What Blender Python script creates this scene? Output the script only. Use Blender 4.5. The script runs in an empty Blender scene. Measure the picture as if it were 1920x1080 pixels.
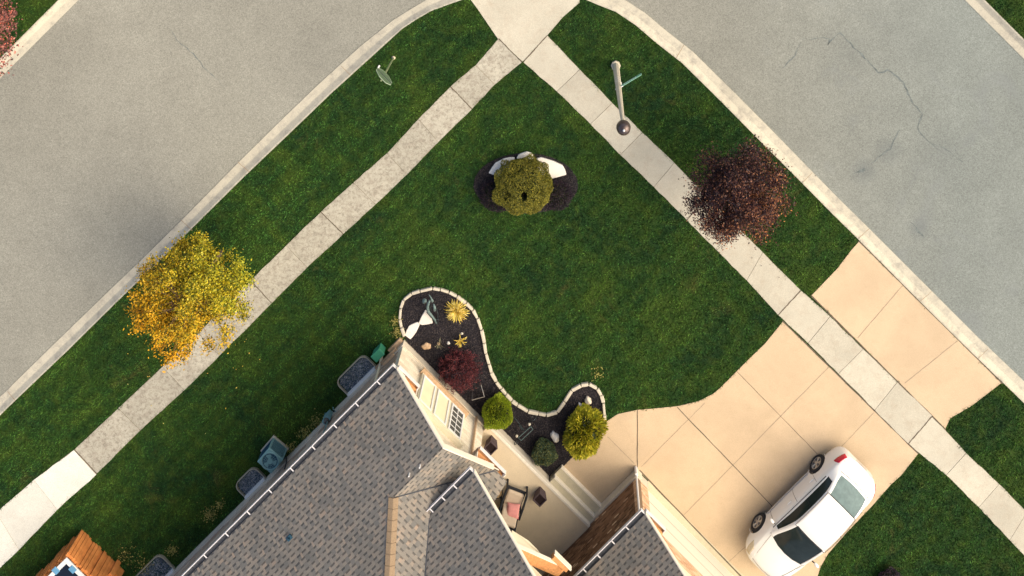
import bpy, bmesh, math, random
import numpy as np
from mathutils import Vector, Matrix

random.seed(7)
RNG = np.random.default_rng(7)
SC = bpy.context.scene
COL = SC.collection
R2 = math.sqrt(2.0)

# ------------------------------------------------------------------ camera
H = 38.0            # drone height
S = 56.0            # photo pixels per metre on the ground
F = S * H
PU, PV = 1075.0, -520.0     # where the plumb line meets the photo (the photo is a crop)
CX, CY = (PU - 960) / S, (540 - PV) / S
cam_d = bpy.data.cameras.new('camera')
cam = bpy.data.objects.new('camera', cam_d)
COL.objects.link(cam)
cam.location = (CX, CY, H)
cam.rotation_euler = (0, 0, 0)
cam_d.sensor_fit = 'HORIZONTAL'
cam_d.sensor_width = 36.0
cam_d.lens = F / 1920 * 36.0
cam_d.shift_x = -(PU - 960) / 1920
cam_d.shift_y = -(540 - PV) / 1920
cam_d.clip_end = 2000
SC.camera = cam

# ------------------------------------------------------------------ light
SUN_EL = math.radians(41)
SUN_AZ = math.radians(-4)        # from the +X axis, counter-clockwise
w = bpy.data.worlds.new("World")
SC.world = w
w.use_nodes = True
nt = w.node_tree
bg = nt.nodes['Background']
sky = nt.nodes.new('ShaderNodeTexSky')
sky.sky_type = 'NISHITA'
sky.sun_disc = False
sky.sun_elevation = SUN_EL
sky.sun_rotation = math.pi / 2 - SUN_AZ
sky.dust_density = 4.0
sky.air_density = 0.75
sky.ozone_density = 0.3
nt.links.new(sky.outputs[0], bg.inputs[0])
bg.inputs[1].default_value = 0.15
sd = bpy.data.lights.new('sun', 'SUN')
sd.energy = 2.25
sd.angle = math.radians(88)
sd.color = (1.0, 0.81, 0.50)
sun = bpy.data.objects.new('sun', sd)
COL.objects.link(sun)
sdir = Vector((math.cos(SUN_EL) * math.cos(SUN_AZ), math.cos(SUN_EL) * math.sin(SUN_AZ), math.sin(SUN_EL)))
sun.rotation_euler = sdir.to_track_quat('Z', 'Y').to_euler()
sun.location = (0, 0, 60)
SC.view_settings.view_transform = 'Standard'
SC.view_settings.look = 'None'
SC.view_settings.exposure = 0.66
SC.view_settings.gamma = 1.0
SC.render.engine = 'CYCLES'

# ------------------------------------------------------------------ helpers
def W(u, v, h=0.0):
    s = (H - h) / F
    return (CX + (u - PU) * s, CY - (v - PV) * s, h)

def XY(u, v, h=0.0):
    a = W(u, v, h)
    return (a[0], a[1])

def pq(x, y):
    return ((x - y) / R2, (x + y) / R2)

def xy(p, q):
    return ((p + q) / R2, (q - p) / R2)

def tag(o, label=None, cat=None, group=None, kind=None):
    if label: o['label'] = label
    if cat: o['category'] = cat
    if group: o['group'] = group
    if kind: o['kind'] = kind
    return o

def thing(name, label, cat, loc=(0, 0, 0), rz=0.0, group=None):
    o = bpy.data.objects.new(name, None)
    o.empty_display_size = 0.2
    COL.objects.link(o)
    o.location = loc
    o.rotation_euler = (0, 0, rz)
    return tag(o, label, cat, group)

class MB:
    def __init__(s):
        s.v = []; s.f = []
    def add(s, vs, fs):
        n = len(s.v)
        s.v += [tuple(a) for a in vs]
        s.f += [tuple(i + n for i in f) for f in fs]
        return s
    def box(s, x0, x1, y0, y1, z0, z1):
        vs = [(x0, y0, z0), (x1, y0, z0), (x1, y1, z0), (x0, y1, z0), (x0, y0, z1), (x1, y0, z1), (x1, y1, z1), (x0, y1, z1)]
        return s.add(vs, [(0, 3, 2, 1), (4, 5, 6, 7), (0, 1, 5, 4), (1, 2, 6, 5), (2, 3, 7, 6), (3, 0, 4, 7)])
    def prism(s, poly, z0, z1, bottom=True):
        n = len(poly)
        a = sum(poly[i][0] * poly[(i + 1) % n][1] - poly[(i + 1) % n][0] * poly[i][1] for i in range(n))
        if a < 0: poly = poly[::-1]
        vs = [(p[0], p[1], z0) for p in poly] + [(p[0], p[1], z1) for p in poly]
        fs = [tuple(range(n, 2 * n))] + [(i, (i + 1) % n, (i + 1) % n + n, i + n) for i in range(n)]
        if bottom: fs.append(tuple(range(n - 1, -1, -1)))
        return s.add(vs, fs)
    def slab3(s, pts, t):
        """planar polygon in 3D given a thickness downwards"""
        n = len(pts)
        a = Vector(pts[0]); nn = Vector((0, 0, 0))
        for i in range(1, n - 1):
            nn += (Vector(pts[i]) - a).cross(Vector(pts[i + 1]) - a)
        if nn.z < 0 : pts = pts[::-1]
        vs = [tuple(p) for p in pts] + [(p[0], p[1], p[2] - t) for p in pts]
        fs = [tuple(range(n)), tuple(range(2 * n - 1, n - 1, -1))] + [(i, i + n, (i + 1) % n + n, (i + 1) % n) for i in range(n)]
        return s.add(vs, fs)
    def extr(s, pts, d):
        """3D planar polygon extruded along vector d"""
        n = len(pts)
        vs = [tuple(p) for p in pts] + [tuple(Vector(p) + Vector(d)) for p in pts]
        fs = [tuple(range(n)), tuple(range(2 * n - 1, n - 1, -1))] + [(i, i + n, (i + 1) % n + n, (i + 1) % n) for i in range(n)]
        return s.add(vs, fs)
    def tube(s, path, r, n=8, r2=None, cap=True):
        path = [Vector(p) for p in path]
        m = len(path)
        base = len(s.v)
        rs = []
        for i in range(m):
            t = i / max(1, m - 1)
            rs.append(r[i] if isinstance(r, (list, tuple)) else (r + (r2 - r) * t if r2 is not None else r))
        vs = []
        for i, p in enumerate(path):
            d = (path[min(i + 1, m - 1)] - path[max(i - 1, 0)]).normalized()
            up = Vector((0, 0, 1)) if abs(d.z) < 0.9 else Vector((1, 0, 0))
            a = d.cross(up).normalized(); b = d.cross(a).normalized()
            for k in range(n):
                th = 2 * math.pi * k / n
                vs.append(p + (a * math.cos(th) + b * math.sin(th)) * rs[i])
        fs = []
        for i in range(m - 1):
            for k in range(n):
                k2 = (k + 1) % n
                fs.append((i * n + k, i * n + k2, (i + 1) * n + k2, (i + 1) * n + k))
        if cap:
            fs.append(tuple(range(n))); fs.append(tuple(range(m * n - 1, (m - 1) * n - 1, -1)))
        return s.add(vs, fs)
    def cyl(s, c, r, z0, z1, n=24, r2=None):
        return s.tube([(c[0], c[1], z0), (c[0], c[1], z1)], r, n, r2)
    def lathe(s, prof, c=(0, 0, 0), n=28):
        vs = []; fs = []
        for (r, z) in prof:
            for k in range(n):
                th = 2 * math.pi * k / n
                vs.append((c[0] + r * math.cos(th), c[1] + r * math.sin(th), c[2] + z))
        for i in range(len(prof) - 1):
            for k in range(n):
                k2 = (k + 1) % n
                fs.append((i * n + k, i * n + k2, (i + 1) * n + k2, (i + 1) * n + k))
        return s.add(vs, fs)
    def build(s, name, mat, parent=None, off=(0, 0, 0), bevel=0, smooth=False, uv=True, fix=True, sub=0):
        me = bpy.data.meshes.new(name)
        me.from_pydata([(a[0] - off[0], a[1] - off[1], a[2] - off[2]) for a in s.v], [], s.f)
        if fix:
            bm = bmesh.new(); bm.from_mesh(me)
            bmesh.ops.recalc_face_normals(bm, faces=bm.faces)
            bm.to_mesh(me); bm.free()
        if uv: auto_uv(me)
        if mat: me.materials.append(mat)
        if smooth:
            for p in me.polygons: p.use_smooth = True
        o = bpy.data.objects.new(name, me)
        COL.objects.link(o)
        if parent: o.parent = parent
        if bevel:
            m = o.modifiers.new('bevel', 'BEVEL'); m.width = bevel; m.segments = 2; m.limit_method = 'ANGLE'
        if sub:
            m = o.modifiers.new('sub', 'SUBSURF'); m.levels = sub; m.render_levels = sub
        return o

def auto_uv(me):
    uvl = me.uv_layers.new(name='UVMap')
    for p in me.polygons:
        n = p.normal
        if abs(n.z) > 0.999:
            ua, va = Vector((1, 0, 0)), Vector((0, 1, 0))
        else:
            ua = Vector((0, 0, 1)).cross(n).normalized(); va = n.cross(ua)
        for li in p.loop_indices:
            co = me.vertices[me.loops[li].vertex_index].co
            uvl.data[li].uv = (co.dot(ua), co.dot(va))

def ribbon(mb, pts, wd, z=None):
    """flat strip along a ground path"""
    P = [Vector((p[0], p[1], 0)) for p in pts]
    L = []; n = len(P)
    for i in range(n):
        d = (P[min(i + 1, n - 1)] - P[max(i - 1, 0)]).normalized()
        nn = Vector((-d.y, d.x, 0))
        wi = wd[i] if isinstance(wd, (list, tuple)) else wd
        zz = z if z is not None else pts[i][2]
        L.append(P[i] + nn * wi / 2 + Vector((0, 0, zz))); L.append(P[i] - nn * wi / 2 + Vector((0, 0, zz)))
    mb.add(L, [(2 * i + 1, 2 * i + 3, 2 * i + 2, 2 * i) for i in range(n - 1)])

def inpoly(px, py, poly):
    r = np.zeros(px.shape, bool)
    n = len(poly)
    for i in range(n):
        x0, y0 = poly[i][:2]; x1, y1 = poly[(i + 1) % n][:2]
        if y0 == y1: continue
        c = ((y0 > py) != (y1 > py)) & (px < (x1 - x0) * (py - y0) / (y1 - y0) + x0)
        r ^= c
    return r

def fast_mesh(name, verts, nper, mat, parent=None):
    """verts (N*nper,3) -> N separate polygons with nper corners"""
    n = len(verts) // nper
    me = bpy.data.meshes.new(name)
    me.vertices.add(len(verts)); me.vertices.foreach_set('co', verts.astype(np.float32).ravel())
    me.loops.add(len(verts)); me.loops.foreach_set('vertex_index', np.arange(len(verts), dtype=np.int32))
    me.polygons.add(n); me.polygons.foreach_set('loop_start', np.arange(0, len(verts), nper, dtype=np.int32))
    try: me.polygons.foreach_set('loop_total', np.full(n, nper, np.int32))
    except Exception: pass
    me.update(calc_edges=True)
    if mat: me.materials.append(mat)
    o = bpy.data.objects.new(name, me)
    COL.objects.link(o)
    if parent: o.parent = parent
    return o

def rand_unit(n):
    a = RNG.normal(size=(n, 3)); return a / np.linalg.norm(a, axis=1)[:, None]

def leaves(centres, length, width, up=0.3, droop=0.0, dirs=None):
    """rhombic leaves with a fold, 4 corner quads"""
    n = len(centres)
    d = rand_unit(n); d[:, 2] = d[:, 2] * 0.6 - droop; d /= np.linalg.norm(d, axis=1)[:, None]
    if dirs is not None:
        d = dirs + d * 0.45; d /= np.linalg.norm(d, axis=1)[:, None]
    t = rand_unit(n); t[:, 2] += up
    s = np.cross(d, t); s /= (np.linalg.norm(s, axis=1)[:, None] + 1e-9)
    L = length * RNG.uniform(0.6, 1.25, n)[:, None]; Wd = width * RNG.uniform(0.6, 1.25, n)[:, None]
    v = np.empty((n, 4, 3))
    v[:, 0] = centres - d * L / 2; v[:, 2] = centres + d * L / 2
    v[:, 1] = centres + s * Wd / 2; v[:, 3] = centres - s * Wd / 2
    return v.reshape(-1, 3)

# ------------------------------------------------------------------ materials
class N:
    def __init__(s, name, rough=0.8, spec=0.3):
        s.m = bpy.data.materials.new(name); s.m.use_nodes = True
        s.t = s.m.node_tree; s.b = s.t.nodes['Principled BSDF']
        s.b.inputs['Roughness'].default_value = rough
        s.b.inputs['Specular IOR Level'].default_value = spec
    def n(s, typ, **kw):
        nd = s.t.nodes.new(typ)
        for k, v in kw.items():
            if k.startswith('i_'):
                key = k[2:].replace('_', ' ')
                nd.inputs[key].default_value = v
            else: setattr(nd, k, v)
        return nd
    def l(s, a, b): s.t.links.new(a, b)
    def coord(s, kind='Object', scale=(1, 1, 1), rot=(0, 0, 0)):
        tc = s.n('ShaderNodeTexCoord'); mp = s.n('ShaderNodeMapping')
        mp.inputs['Scale'].default_value = scale; mp.inputs['Rotation'].default_value = rot
        s.l(tc.outputs[kind], mp.inputs[0]); return mp.outputs[0]
    def noise(s, vec, scale, detail=4, rough=0.6, dist=0.0):
        nd = s.n('ShaderNodeTexNoise'); nd.inputs['Scale'].default_value = scale
        nd.inputs['Detail'].default_value = detail; nd.inputs['Roughness'].default_value = rough
        nd.inputs['Distortion'].default_value = dist
        s.l(vec, nd.inputs['Vector']); return nd.outputs['Fac']
    def ramp(s, fac, stops, interp='LINEAR'):
        r = s.n('ShaderNodeValToRGB'); r.color_ramp.interpolation = interp
        e = r.color_ramp.elements
        while len(e) < len(stops): e.new(0.5)
        for i, (p, c) in enumerate(stops):
            e[i].position = p; e[i].color = (c[0], c[1], c[2], 1) if not isinstance(c, (int, float)) else (c, c, c, 1)
        s.l(fac, r.inputs[0]); return r.outputs[0]
    def mix(s, fac, a, b, typ='MIX'):
        m = s.n('ShaderNodeMix', data_type='RGBA', blend_type=typ)
        for inp, x in ((m.inputs[0], fac), (m.inputs[6], a), (m.inputs[7], b)):
            if isinstance(x, (int, float)): inp.default_value = x
            elif isinstance(x, tuple): inp.default_value = (x[0], x[1], x[2], 1)
            else: s.l(x, inp)
        return m.outputs[2]
    def base(s, x):
        if isinstance(x, tuple): s.b.inputs['Base Color'].default_value = (x[0], x[1], x[2], 1)
        else: s.l(x, s.b.inputs['Base Color'])
        return s
    def bump(s, h, strength=0.3, dist=0.01):
        b = s.n('ShaderNodeBump'); b.inputs['Strength'].default_value = strength; b.inputs['Distance'].default_value = dist
        s.l(h, b.inputs['Height']); s.l(b.outputs[0], s.b.inputs['Normal']); return s

def plain(name, c, rough=0.6, spec=0.3, metal=0.0, var=0.12, scale=14, bump=0.0):
    m = N(name, rough, spec)
    v = m.coord()
    f = m.noise(v, scale, 5)
    m.base(m.ramp(f, [(0.3, tuple(x * (1 - var) for x in c)), (0.7, tuple(min(1, x * (1 + var)) for x in c))]))
    m.b.inputs['Metallic'].default_value = metal
    if bump: m.bump(m.noise(v, scale * 6, 4), bump, 0.01)
    return m.m

def concrete(name, c, stain=(0.30, 0.26, 0.2), amt=0.5, spotty=False):
    m = N(name, 0.9, 0.15)
    v = m.coord()
    big = m.noise(v, 0.55, 6, 0.6, 0.4)
    med = m.noise(v, 3.2, 8, 0.72, 0.2)
    fine = m.noise(v, 60, 3, 0.7)
    geo = m.n('ShaderNodeNewGeometry')
    isl = m.ramp(geo.outputs['Random Per Island'], [(0, 0.90), (1, 1.06)])
    a = m.ramp(big, [(0.35, tuple(x * 0.90 for x in c)), (0.65, tuple(x * 1.05 for x in c))])
    a = m.mix(m.ramp(med, [(0.48, 0.0), (0.68, amt)]), a, stain)
    if spotty:
        sp = m.noise(v, 9, 9, 0.8, 0.6)
        a = m.mix(m.ramp(sp, [(0.47, 0.0), (0.64, 0.75)]), a, tuple(x * 0.55 for x in stain))
        sp2 = m.noise(v, 5, 6, 0.7, 0.8)
        a = m.mix(m.ramp(sp2, [(0.60, 0.0), (0.72, 0.45)]), a, (0.72, 0.66, 0.54))
    a = m.mix(1.0, a, m.ramp(fine, [(0.32, 0.76), (0.68, 1.16)]), 'MULTIPLY')
    a = m.mix(1.0, a, isl, 'MULTIPLY')
    m.base(a); m.bump(fine, 0.25, 0.004)
    return m.m

def asphalt(name):
    m = N(name, 0.92, 0.15)
    v = m.coord()
    c = (0.268, 0.268, 0.230)
    big = m.noise(v, 0.16, 5, 0.6, 0.5)
    med = m.noise(v, 1.1, 6, 0.65)
    fine = m.noise(v, 26, 4, 0.85)
    fine2 = m.noise(v, 75, 3, 0.9)
    vo = m.n('ShaderNodeTexVoronoi'); vo.inputs['Scale'].default_value = 30; m.l(v, vo.inputs['Vector'])
    # bluish, older mix on the right-hand road
    sep = m.n('ShaderNodeSeparateXYZ'); m.l(v, sep.inputs[0])
    side = m.n('ShaderNodeMapRange'); side.inputs[1].default_value = 4; side.inputs[2].default_value = 15
    m.l(sep.outputs[0], side.inputs[0])
    a = m.mix(side.outputs[0], c, (0.222, 0.248, 0.230))
    a = m.mix(1.0, a, m.ramp(big, [(0.3, 0.88), (0.7, 1.08)]), 'MULTIPLY')
    a = m.mix(1.0, a, m.ramp(med, [(0.3, 0.93), (0.7, 1.05)]), 'MULTIPLY')
    a = m.mix(1.0, a, m.ramp(fine, [(0.34, 0.66), (0.5, 1.0), (0.66, 1.34)]), 'MULTIPLY')
    a = m.mix(1.0, a, m.ramp(fine2, [(0.34, 0.72), (0.5, 1.0), (0.66, 1.3)]), 'MULTIPLY')
    dark = m.noise(v, 0.42, 5, 0.6, 1.2)
    dk = m.ramp(dark, [(0.56, 0.0), (0.72, 0.55)])
    sd2 = m.mix(side.outputs[0], (0, 0, 0), dk)
    a = m.mix(sd2, a, (0.20, 0.22, 0.22))
    # oily stains on the right-hand road
    for (u_, v_, r_, k_) in ((1618, 320, .55, .45), (1664, 283, .6, .35), (1722, 430, .45, .4), (1590, 100, .9, .15), (1760, 300, 1.3, .15), (1690, 60, 2.2, .10)):
        q_ = W(u_, v_, -.1)
        ds = m.n('ShaderNodeVectorMath', operation='DISTANCE'); m.l(m.mix(0.5, v, m.n('ShaderNodeTexNoise', i_Scale=2.5, i_Detail=5).outputs['Color'], 'ADD'), ds.inputs[0]); ds.inputs[1].default_value = (q_[0] + .25, q_[1] + .25, q_[2] + .25)
        mr = m.n('ShaderNodeMapRange'); mr.inputs[1].default_value = r_ * .15; mr.inputs[2].default_value = r_; mr.inputs[3].default_value = k_; mr.inputs[4].default_value = 0.0
        m.l(ds.outputs['Value'], mr.inputs[0]); a = m.mix(mr.outputs[0], a, (0.13, 0.15, 0.155))
    m.base(a); m.bump(fine2, 0.5, 0.01)
    return m.m

def grass_mat(name, blade=True):
    m = N(name, 0.75, 0.12)
    v = m.coord()
    big = m.noise(v, 0.55, 5, 0.6, 0.6)
    med = m.noise(v, 2.6, 5, 0.65, 0.3)
    small = m.noise(v, 11, 3, 0.6)
    c = m.ramp(big, [(0.34, (0.020, 0.070, 0.020)), (0.52, (0.038, 0.106, 0.020)), (0.68, (0.072, 0.145, 0.022))])
    c = m.mix(m.ramp(med, [(0.46, 0.0), (0.72, 0.55)]), c, (0.105, 0.175, 0.024))
    c = m.mix(m.ramp(m.noise(v, 0.9, 6, 0.7, 0.8), [(0.60, 0.0), (0.78, 0.55)]), c, (0.19, 0.165, 0.05))
    if blade:
        g = m.n('ShaderNodeNewGeometry')
        c = m.mix(1.0, c, m.ramp(g.outputs['Random Per Island'], [(0, 0.30), (0.5, 0.95), (0.90, 1.5), (0.985, 1.7), (0.992, 2.0), (1, 2.5)]), 'MULTIPLY')
        # streaky mowing bands running with the kerbs
        sv = m.coord(scale=(1, 1, 1), rot=(0, 0, math.radians(45)))
        st = m.n('ShaderNodeMapping'); st.inputs['Scale'].default_value = (1.3, 0.12, 1); m.l(sv, st.inputs[0])
        c = m.mix(1.0, c, m.ramp(m.noise(st.outputs[0], 1.2, 3), [(0.35, 0.80), (0.65, 1.2)]), 'MULTIPLY')
        wv = m.n('ShaderNodeTexWave'); wv.inputs['Scale'].default_value = 0.55; wv.inputs['Distortion'].default_value = 1.5; wv.inputs['Detail'].default_value = 2; wv.inputs['Detail Scale'].default_value = 0.4; m.l(sv, wv.inputs['Vector'])
        c = m.mix(1.0, c, m.ramp(wv.outputs['Fac'], [(0.2, 0.82), (0.8, 1.18)]), 'MULTIPLY')
    else:
        c = m.mix(1.0, c, (0.55, 0.5, 0.55), 'MULTIPLY')
    m.base(c)
    if not blade: m.bump(small, 0.6, 0.03)
    return m.m

def leaf_mat(name, cols, rough=0.6, trans=0.0):
    m = N(name, rough, 0.25)
    g = m.n('ShaderNodeNewGeometry')
    stops = [(i / max(1, len(cols) - 1), c) for i, c in enumerate(cols)]
    c = m.ramp(g.outputs['Random Per Island'], stops)
    v = m.coord()
    f = m.noise(v, 2.2, 3)
    c = m.mix(1.0, c, m.ramp(f, [(0.3, 0.72), (0.7, 1.25)]), 'MULTIPLY')
    m.base(c)
    if trans:
        m.b.inputs['Subsurface Weight'].default_value = 0.0
        t = m.n('ShaderNodeBsdfTranslucent'); m.l(c, t.inputs[0])
        ms = m.n('ShaderNodeMixShader'); ms.inputs[0].default_value = trans
        out = m.t.nodes['Material Output']
        m.l(m.b.outputs[0], ms.inputs[1]); m.l(t.outputs[0], ms.inputs[2]); m.l(ms.outputs[0], out.inputs[0])
    return m

def shingle_mat(name, stops, bw=0.23, rh=0.14):
    m = N(name, 0.95, 0.10)
    uv = m.coord('UV')
    nz = m.n('ShaderNodeTexNoise'); nz.inputs['Scale'].default_value = 3; m.l(uv, nz.inputs['Vector'])
    wob = m.mix(0.03, uv, nz.outputs['Color'])
    def mt(op, a_, b_=None, c_=None):
        nd = m.n('ShaderNodeMath', operation=op)
        for k, x in enumerate((a_, b_, c_)):
            if x is None: continue
            if isinstance(x, (int, float)): nd.inputs[k].default_value = x
            else: m.l(x, nd.inputs[k])
        return nd.outputs[0]
    sep = m.n('ShaderNodeSeparateXYZ'); m.l(wob, sep.inputs[0])
    rv = mt('DIVIDE', sep.outputs[1], rh); row = mt('FLOOR', rv); fv = mt('FRACT', rv)
    wn = m.n('ShaderNodeTexWhiteNoise', noise_dimensions='1D'); m.l(row, wn.inputs['W'])
    ru = mt('ADD', mt('DIVIDE', sep.outputs[0], bw), mt('ADD', mt('MULTIPLY', row, 0.44), mt('MULTIPLY', wn.outputs['Value'], 0.25)))
    colu = mt('FLOOR', ru); fu = mt('FRACT', ru)
    cmb = m.n('ShaderNodeCombineXYZ'); m.l(colu, cmb.inputs[0]); m.l(row, cmb.inputs[1])
    wn2 = m.n('ShaderNodeTexWhiteNoise', noise_dimensions='3D'); m.l(cmb.outputs[0], wn2.inputs['Vector'])
    cut = mt('MULTIPLY_ADD', wn2.outputs['Value'], 0.35, 0.38)
    pick = mt('LESS_THAN', fu, cut)
    cmb2 = m.n('ShaderNodeCombineXYZ'); m.l(colu, cmb2.inputs[0]); m.l(row, cmb2.inputs[1]); m.l(pick, cmb2.inputs[2])
    wn3 = m.n('ShaderNodeTexWhiteNoise', noise_dimensions='3D'); m.l(cmb2.outputs[0], wn3.inputs['Vector'])
    c = m.ramp(wn3.outputs['Value'], stops)
    line = m.ramp(fv, [(0.0, 1.0), (0.26, 0.9), (0.38, 0.0)])
    thin = m.ramp(fv, [(0.0, 0.40), (0.10, 0.0)])
    edge = m.mix(1.0, m.mix(1.0, line, pick, 'MULTIPLY'), thin, 'LIGHTEN')
    c = m.mix(m.mix(1.0, edge, (0.66, 0.66, 0.66), 'MULTIPLY'), c, (0.045, 0.047, 0.050))  # shadow under each tab edge painted in as a dark line
    fine = m.noise(uv, 60, 3, 0.8)
    c = m.mix(1.0, c, m.ramp(fine, [(0.3, 0.72), (0.7, 1.25)]), 'MULTIPLY')
    big = m.noise(uv, 0.8, 4)
    c = m.mix(1.0, c, m.ramp(big, [(0.3, 0.88), (0.7, 1.1)]), 'MULTIPLY')
    m.base(c)
    inv = m.n('ShaderNodeInvert'); m.l(edge, inv.inputs[1])
    m.bump(inv.outputs[0], 0.7, 0.02)
    return m.m

def brick_mat(name, stops, mortar, bw=0.24, rh=0.085, ms=0.010, bump=0.6):
    m = N(name, 0.88, 0.15)
    uv = m.coord('UV')
    br = m.n('ShaderNodeTexBrick'); br.inputs['Scale'].default_value = 1.0
    br.inputs['Color1'].default_value = (0, 0, 0, 1); br.inputs['Color2'].default_value = (1, 1, 1, 1)
    br.inputs['Mortar Size'].default_value = ms; br.inputs['Mortar Smooth'].default_value = 0.2
    br.inputs['Brick Width'].default_value = bw; br.inputs['Row Height'].default_value = rh
    m.l(uv, br.inputs['Vector'])
    c = m.ramp(br.outputs['Color'], stops)
    f = m.noise(uv, 25, 5, 0.8)
    c = m.mix(1.0, c, m.ramp(f, [(0.3, 0.72), (0.7, 1.25)]), 'MULTIPLY')
    c = m.mix(br.outputs['Fac'], c, mortar)
    m.base(c)
    inv = m.n('ShaderNodeInvert'); m.l(br.outputs['Fac'], inv.inputs[1]); m.bump(inv.outputs[0], bump, 0.012)
    return m.m

def glass(name, c, rough=0.08, spec=0.35):
    m = N(name, rough, spec); v = m.coord(); m.base(m.ramp(m.noise(v, 5, 3), [(0.3, tuple(x * .85 for x in c)), (0.7, tuple(x * 1.2 for x in c))])); return m.m

M = {}
M['asphalt'] = asphalt('asphalt')
M['soil'] = plain('soil', (0.05, 0.045, 0.03), 0.95, var=0.3, scale=3)
M['lawn'] = grass_mat('lawn', False)
M['grass'] = grass_mat('grass')
M['kerb'] = concrete('kerb', (0.54, 0.51, 0.41), (0.26, 0.245, 0.22), 0.65)
M['walk_left'] = concrete('walk_old', (0.50, 0.475, 0.385), (0.33, 0.29, 0.23), 0.75, True)
M['walk'] = concrete('walk', (0.55, 0.52, 0.42), (0.44, 0.37, 0.28), 0.45)
M['walk_new'] = concrete('walk_new', (0.76, 0.75, 0.66), (0.60, 0.57, 0.48), 0.35)
M['drive'] = concrete('driveway', (0.60, 0.465, 0.31), (0.49, 0.375, 0.245), 0.35)
M['porch'] = concrete('porch', (0.76, 0.64, 0.45), (0.6, 0.5, 0.35), 0.3)
M['apron'] = concrete('apron', (0.62, 0.56, 0.40), (0.4, 0.36, 0.27), 0.3)
M['joint'] = plain('joint', (0.13, 0.105, 0.075), 0.95, var=0.4, scale=20)
M['jointf'] = plain('joint_faint', (0.34, 0.27, 0.19), 0.95, var=0.25, scale=20)
M['crack'] = plain('crack', (0.15, 0.175, 0.17), 0.95, var=0.35, scale=9)
M['stone'] = concrete('edging', (0.62, 0.57, 0.46), (0.38, 0.34, 0.28), 0.5)
M['flag'] = concrete('flagstone', (0.86, 0.82, 0.74), (0.62, 0.56, 0.5), 0.35)
M['mulch'] = plain('mulch', (0.020, 0.019, 0.025), 0.95, var=0.5, scale=30, bump=0.8)
mm = leaf_mat('mulch_chips', [(0.010, 0.010, 0.016), (0.030, 0.026, 0.032), (0.052, 0.044, 0.046), (0.10, 0.082, 0.078)], 0.9)
M['chips'] = mm.m
SH = [(0.0, (0.185, 0.180, 0.165)), (0.3, (0.225, 0.21, 0.185)), (0.5, (0.255, 0.233, 0.20)), (0.75, (0.28, 0.25, 0.21)), (0.95, (0.315, 0.268, 0.218)), (1.0, (0.36, 0.285, 0.22))]
M['shingle'] = shingle_mat('shingle', SH)
M['trim'] = plain('trim', (0.80, 0.74, 0.62), 0.5, var=0.05)
M['gutter'] = plain('gutter', (0.78, 0.76, 0.76), 0.35, 0.5, var=0.06)
M['gutdark'] = plain('gutter_inside', (0.06, 0.065, 0.075), 0.9, var=0.4)
M['cream'] = brick_mat('cream_brick', [(0, (0.66, 0.57, 0.42)), (0.4, (0.76, 0.68, 0.53)), (0.8, (0.82, 0.75, 0.60)), (1, (0.62, 0.50, 0.35))], (0.70, 0.62, 0.48), 0.42, 0.16, 0.012, 0.5)
M['siding'] = plain('siding', (0.76, 0.69, 0.51), 0.6, var=0.05, scale=4)
M['tan'] = plain('tan_stone', (0.52, 0.36, 0.22), 0.85, var=0.2, scale=10, bump=0.3)
M['found'] = concrete('foundation', (0.70, 0.63, 0.50), (0.5, 0.43, 0.33), 0.4)
M['brick'] = brick_mat('brown_brick', [(0, (0.075, 0.040, 0.025)), (0.35, (0.19, 0.095, 0.05)), (0.7, (0.29, 0.155, 0.085)), (0.93, (0.36, 0.20, 0.11)), (0.955, (0.72, 0.52, 0.33)), (1, (0.75, 0.56, 0.36))], (0.22, 0.135, 0.08), 0.22, 0.075, 0.012)
M['door'] = plain('garage_door', (0.70, 0.67, 0.57), 0.5, var=0.03)
M['sidewall'] = brick_mat('side_wall', [(0, (0.40, 0.28, 0.20)), (0.5, (0.56, 0.43, 0.31)), (1, (0.66, 0.54, 0.41))], (0.36, 0.26, 0.2), 0.6, 0.2, 0.015)
M['wglass'] = glass('window_glass', (0.10, 0.10, 0.09), 0.1)
M['blind'] = plain('blind', (0.85, 0.76, 0.52), 0.5, var=0.05, scale=3)
M['bark'] = plain('bark', (0.20, 0.14, 0.09), 0.9, var=0.3, scale=20, bump=0.5)
M['bark_red'] = plain('bark_red', (0.22, 0.10, 0.08), 0.9, var=0.3, scale=20)
M['teal'] = plain('teal_metal', (0.22, 0.40, 0.40), 0.5, 0.4, 0.2, var=0.12, scale=25)
M['teal_dark'] = plain('teal_dark', (0.02, 0.07, 0.11), 0.5, 0.4, var=0.3, scale=25)
M['green_box'] = plain('green_box', (0.06, 0.30, 0.17), 0.5, var=0.15)
M['well'] = plain('well_rim', (0.50, 0.46, 0.36), 0.45, 0.4, 0.3, var=0.15)
M['gravel'] = leaf_mat('gravel', [(0.04, 0.07, 0.11), (0.10, 0.14, 0.19), (0.2, 0.24, 0.28), (0.5, 0.5, 0.5)], 0.8).m
M['pole'] = plain('lamp_pole', (0.56, 0.51, 0.40), 0.6, var=0.12, scale=12)
M['bronze'] = plain('lamp_bronze', (0.10, 0.075, 0.07), 0.3, 0.6, 0.55, var=0.2)
M['white'] = plain('white_paint', (0.8, 0.79, 0.76), 0.4, 0.4, var=0.03)
M['sign_green'] = plain('sign_green', (0.24, 0.50, 0.36), 0.45, var=0.06)
M['sign_back'] = plain('sign_back', (0.13, 0.20, 0.12), 0.5, 0.4, 0.3, var=0.2)
M['sign_post'] = plain('sign_post', (0.22, 0.27, 0.14), 0.55, 0.4, 0.3, var=0.2)
M['sign_edge'] = plain('sign_edge', (0.35, 0.43, 0.32), 0.45, var=0.1)
M['red'] = plain('sign_red', (0.5, 0.02, 0.03), 0.4, var=0.05)
M['iron'] = plain('dark_iron', (0.035, 0.05, 0.055), 0.45, 0.5, 0.4, var=0.2)
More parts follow.
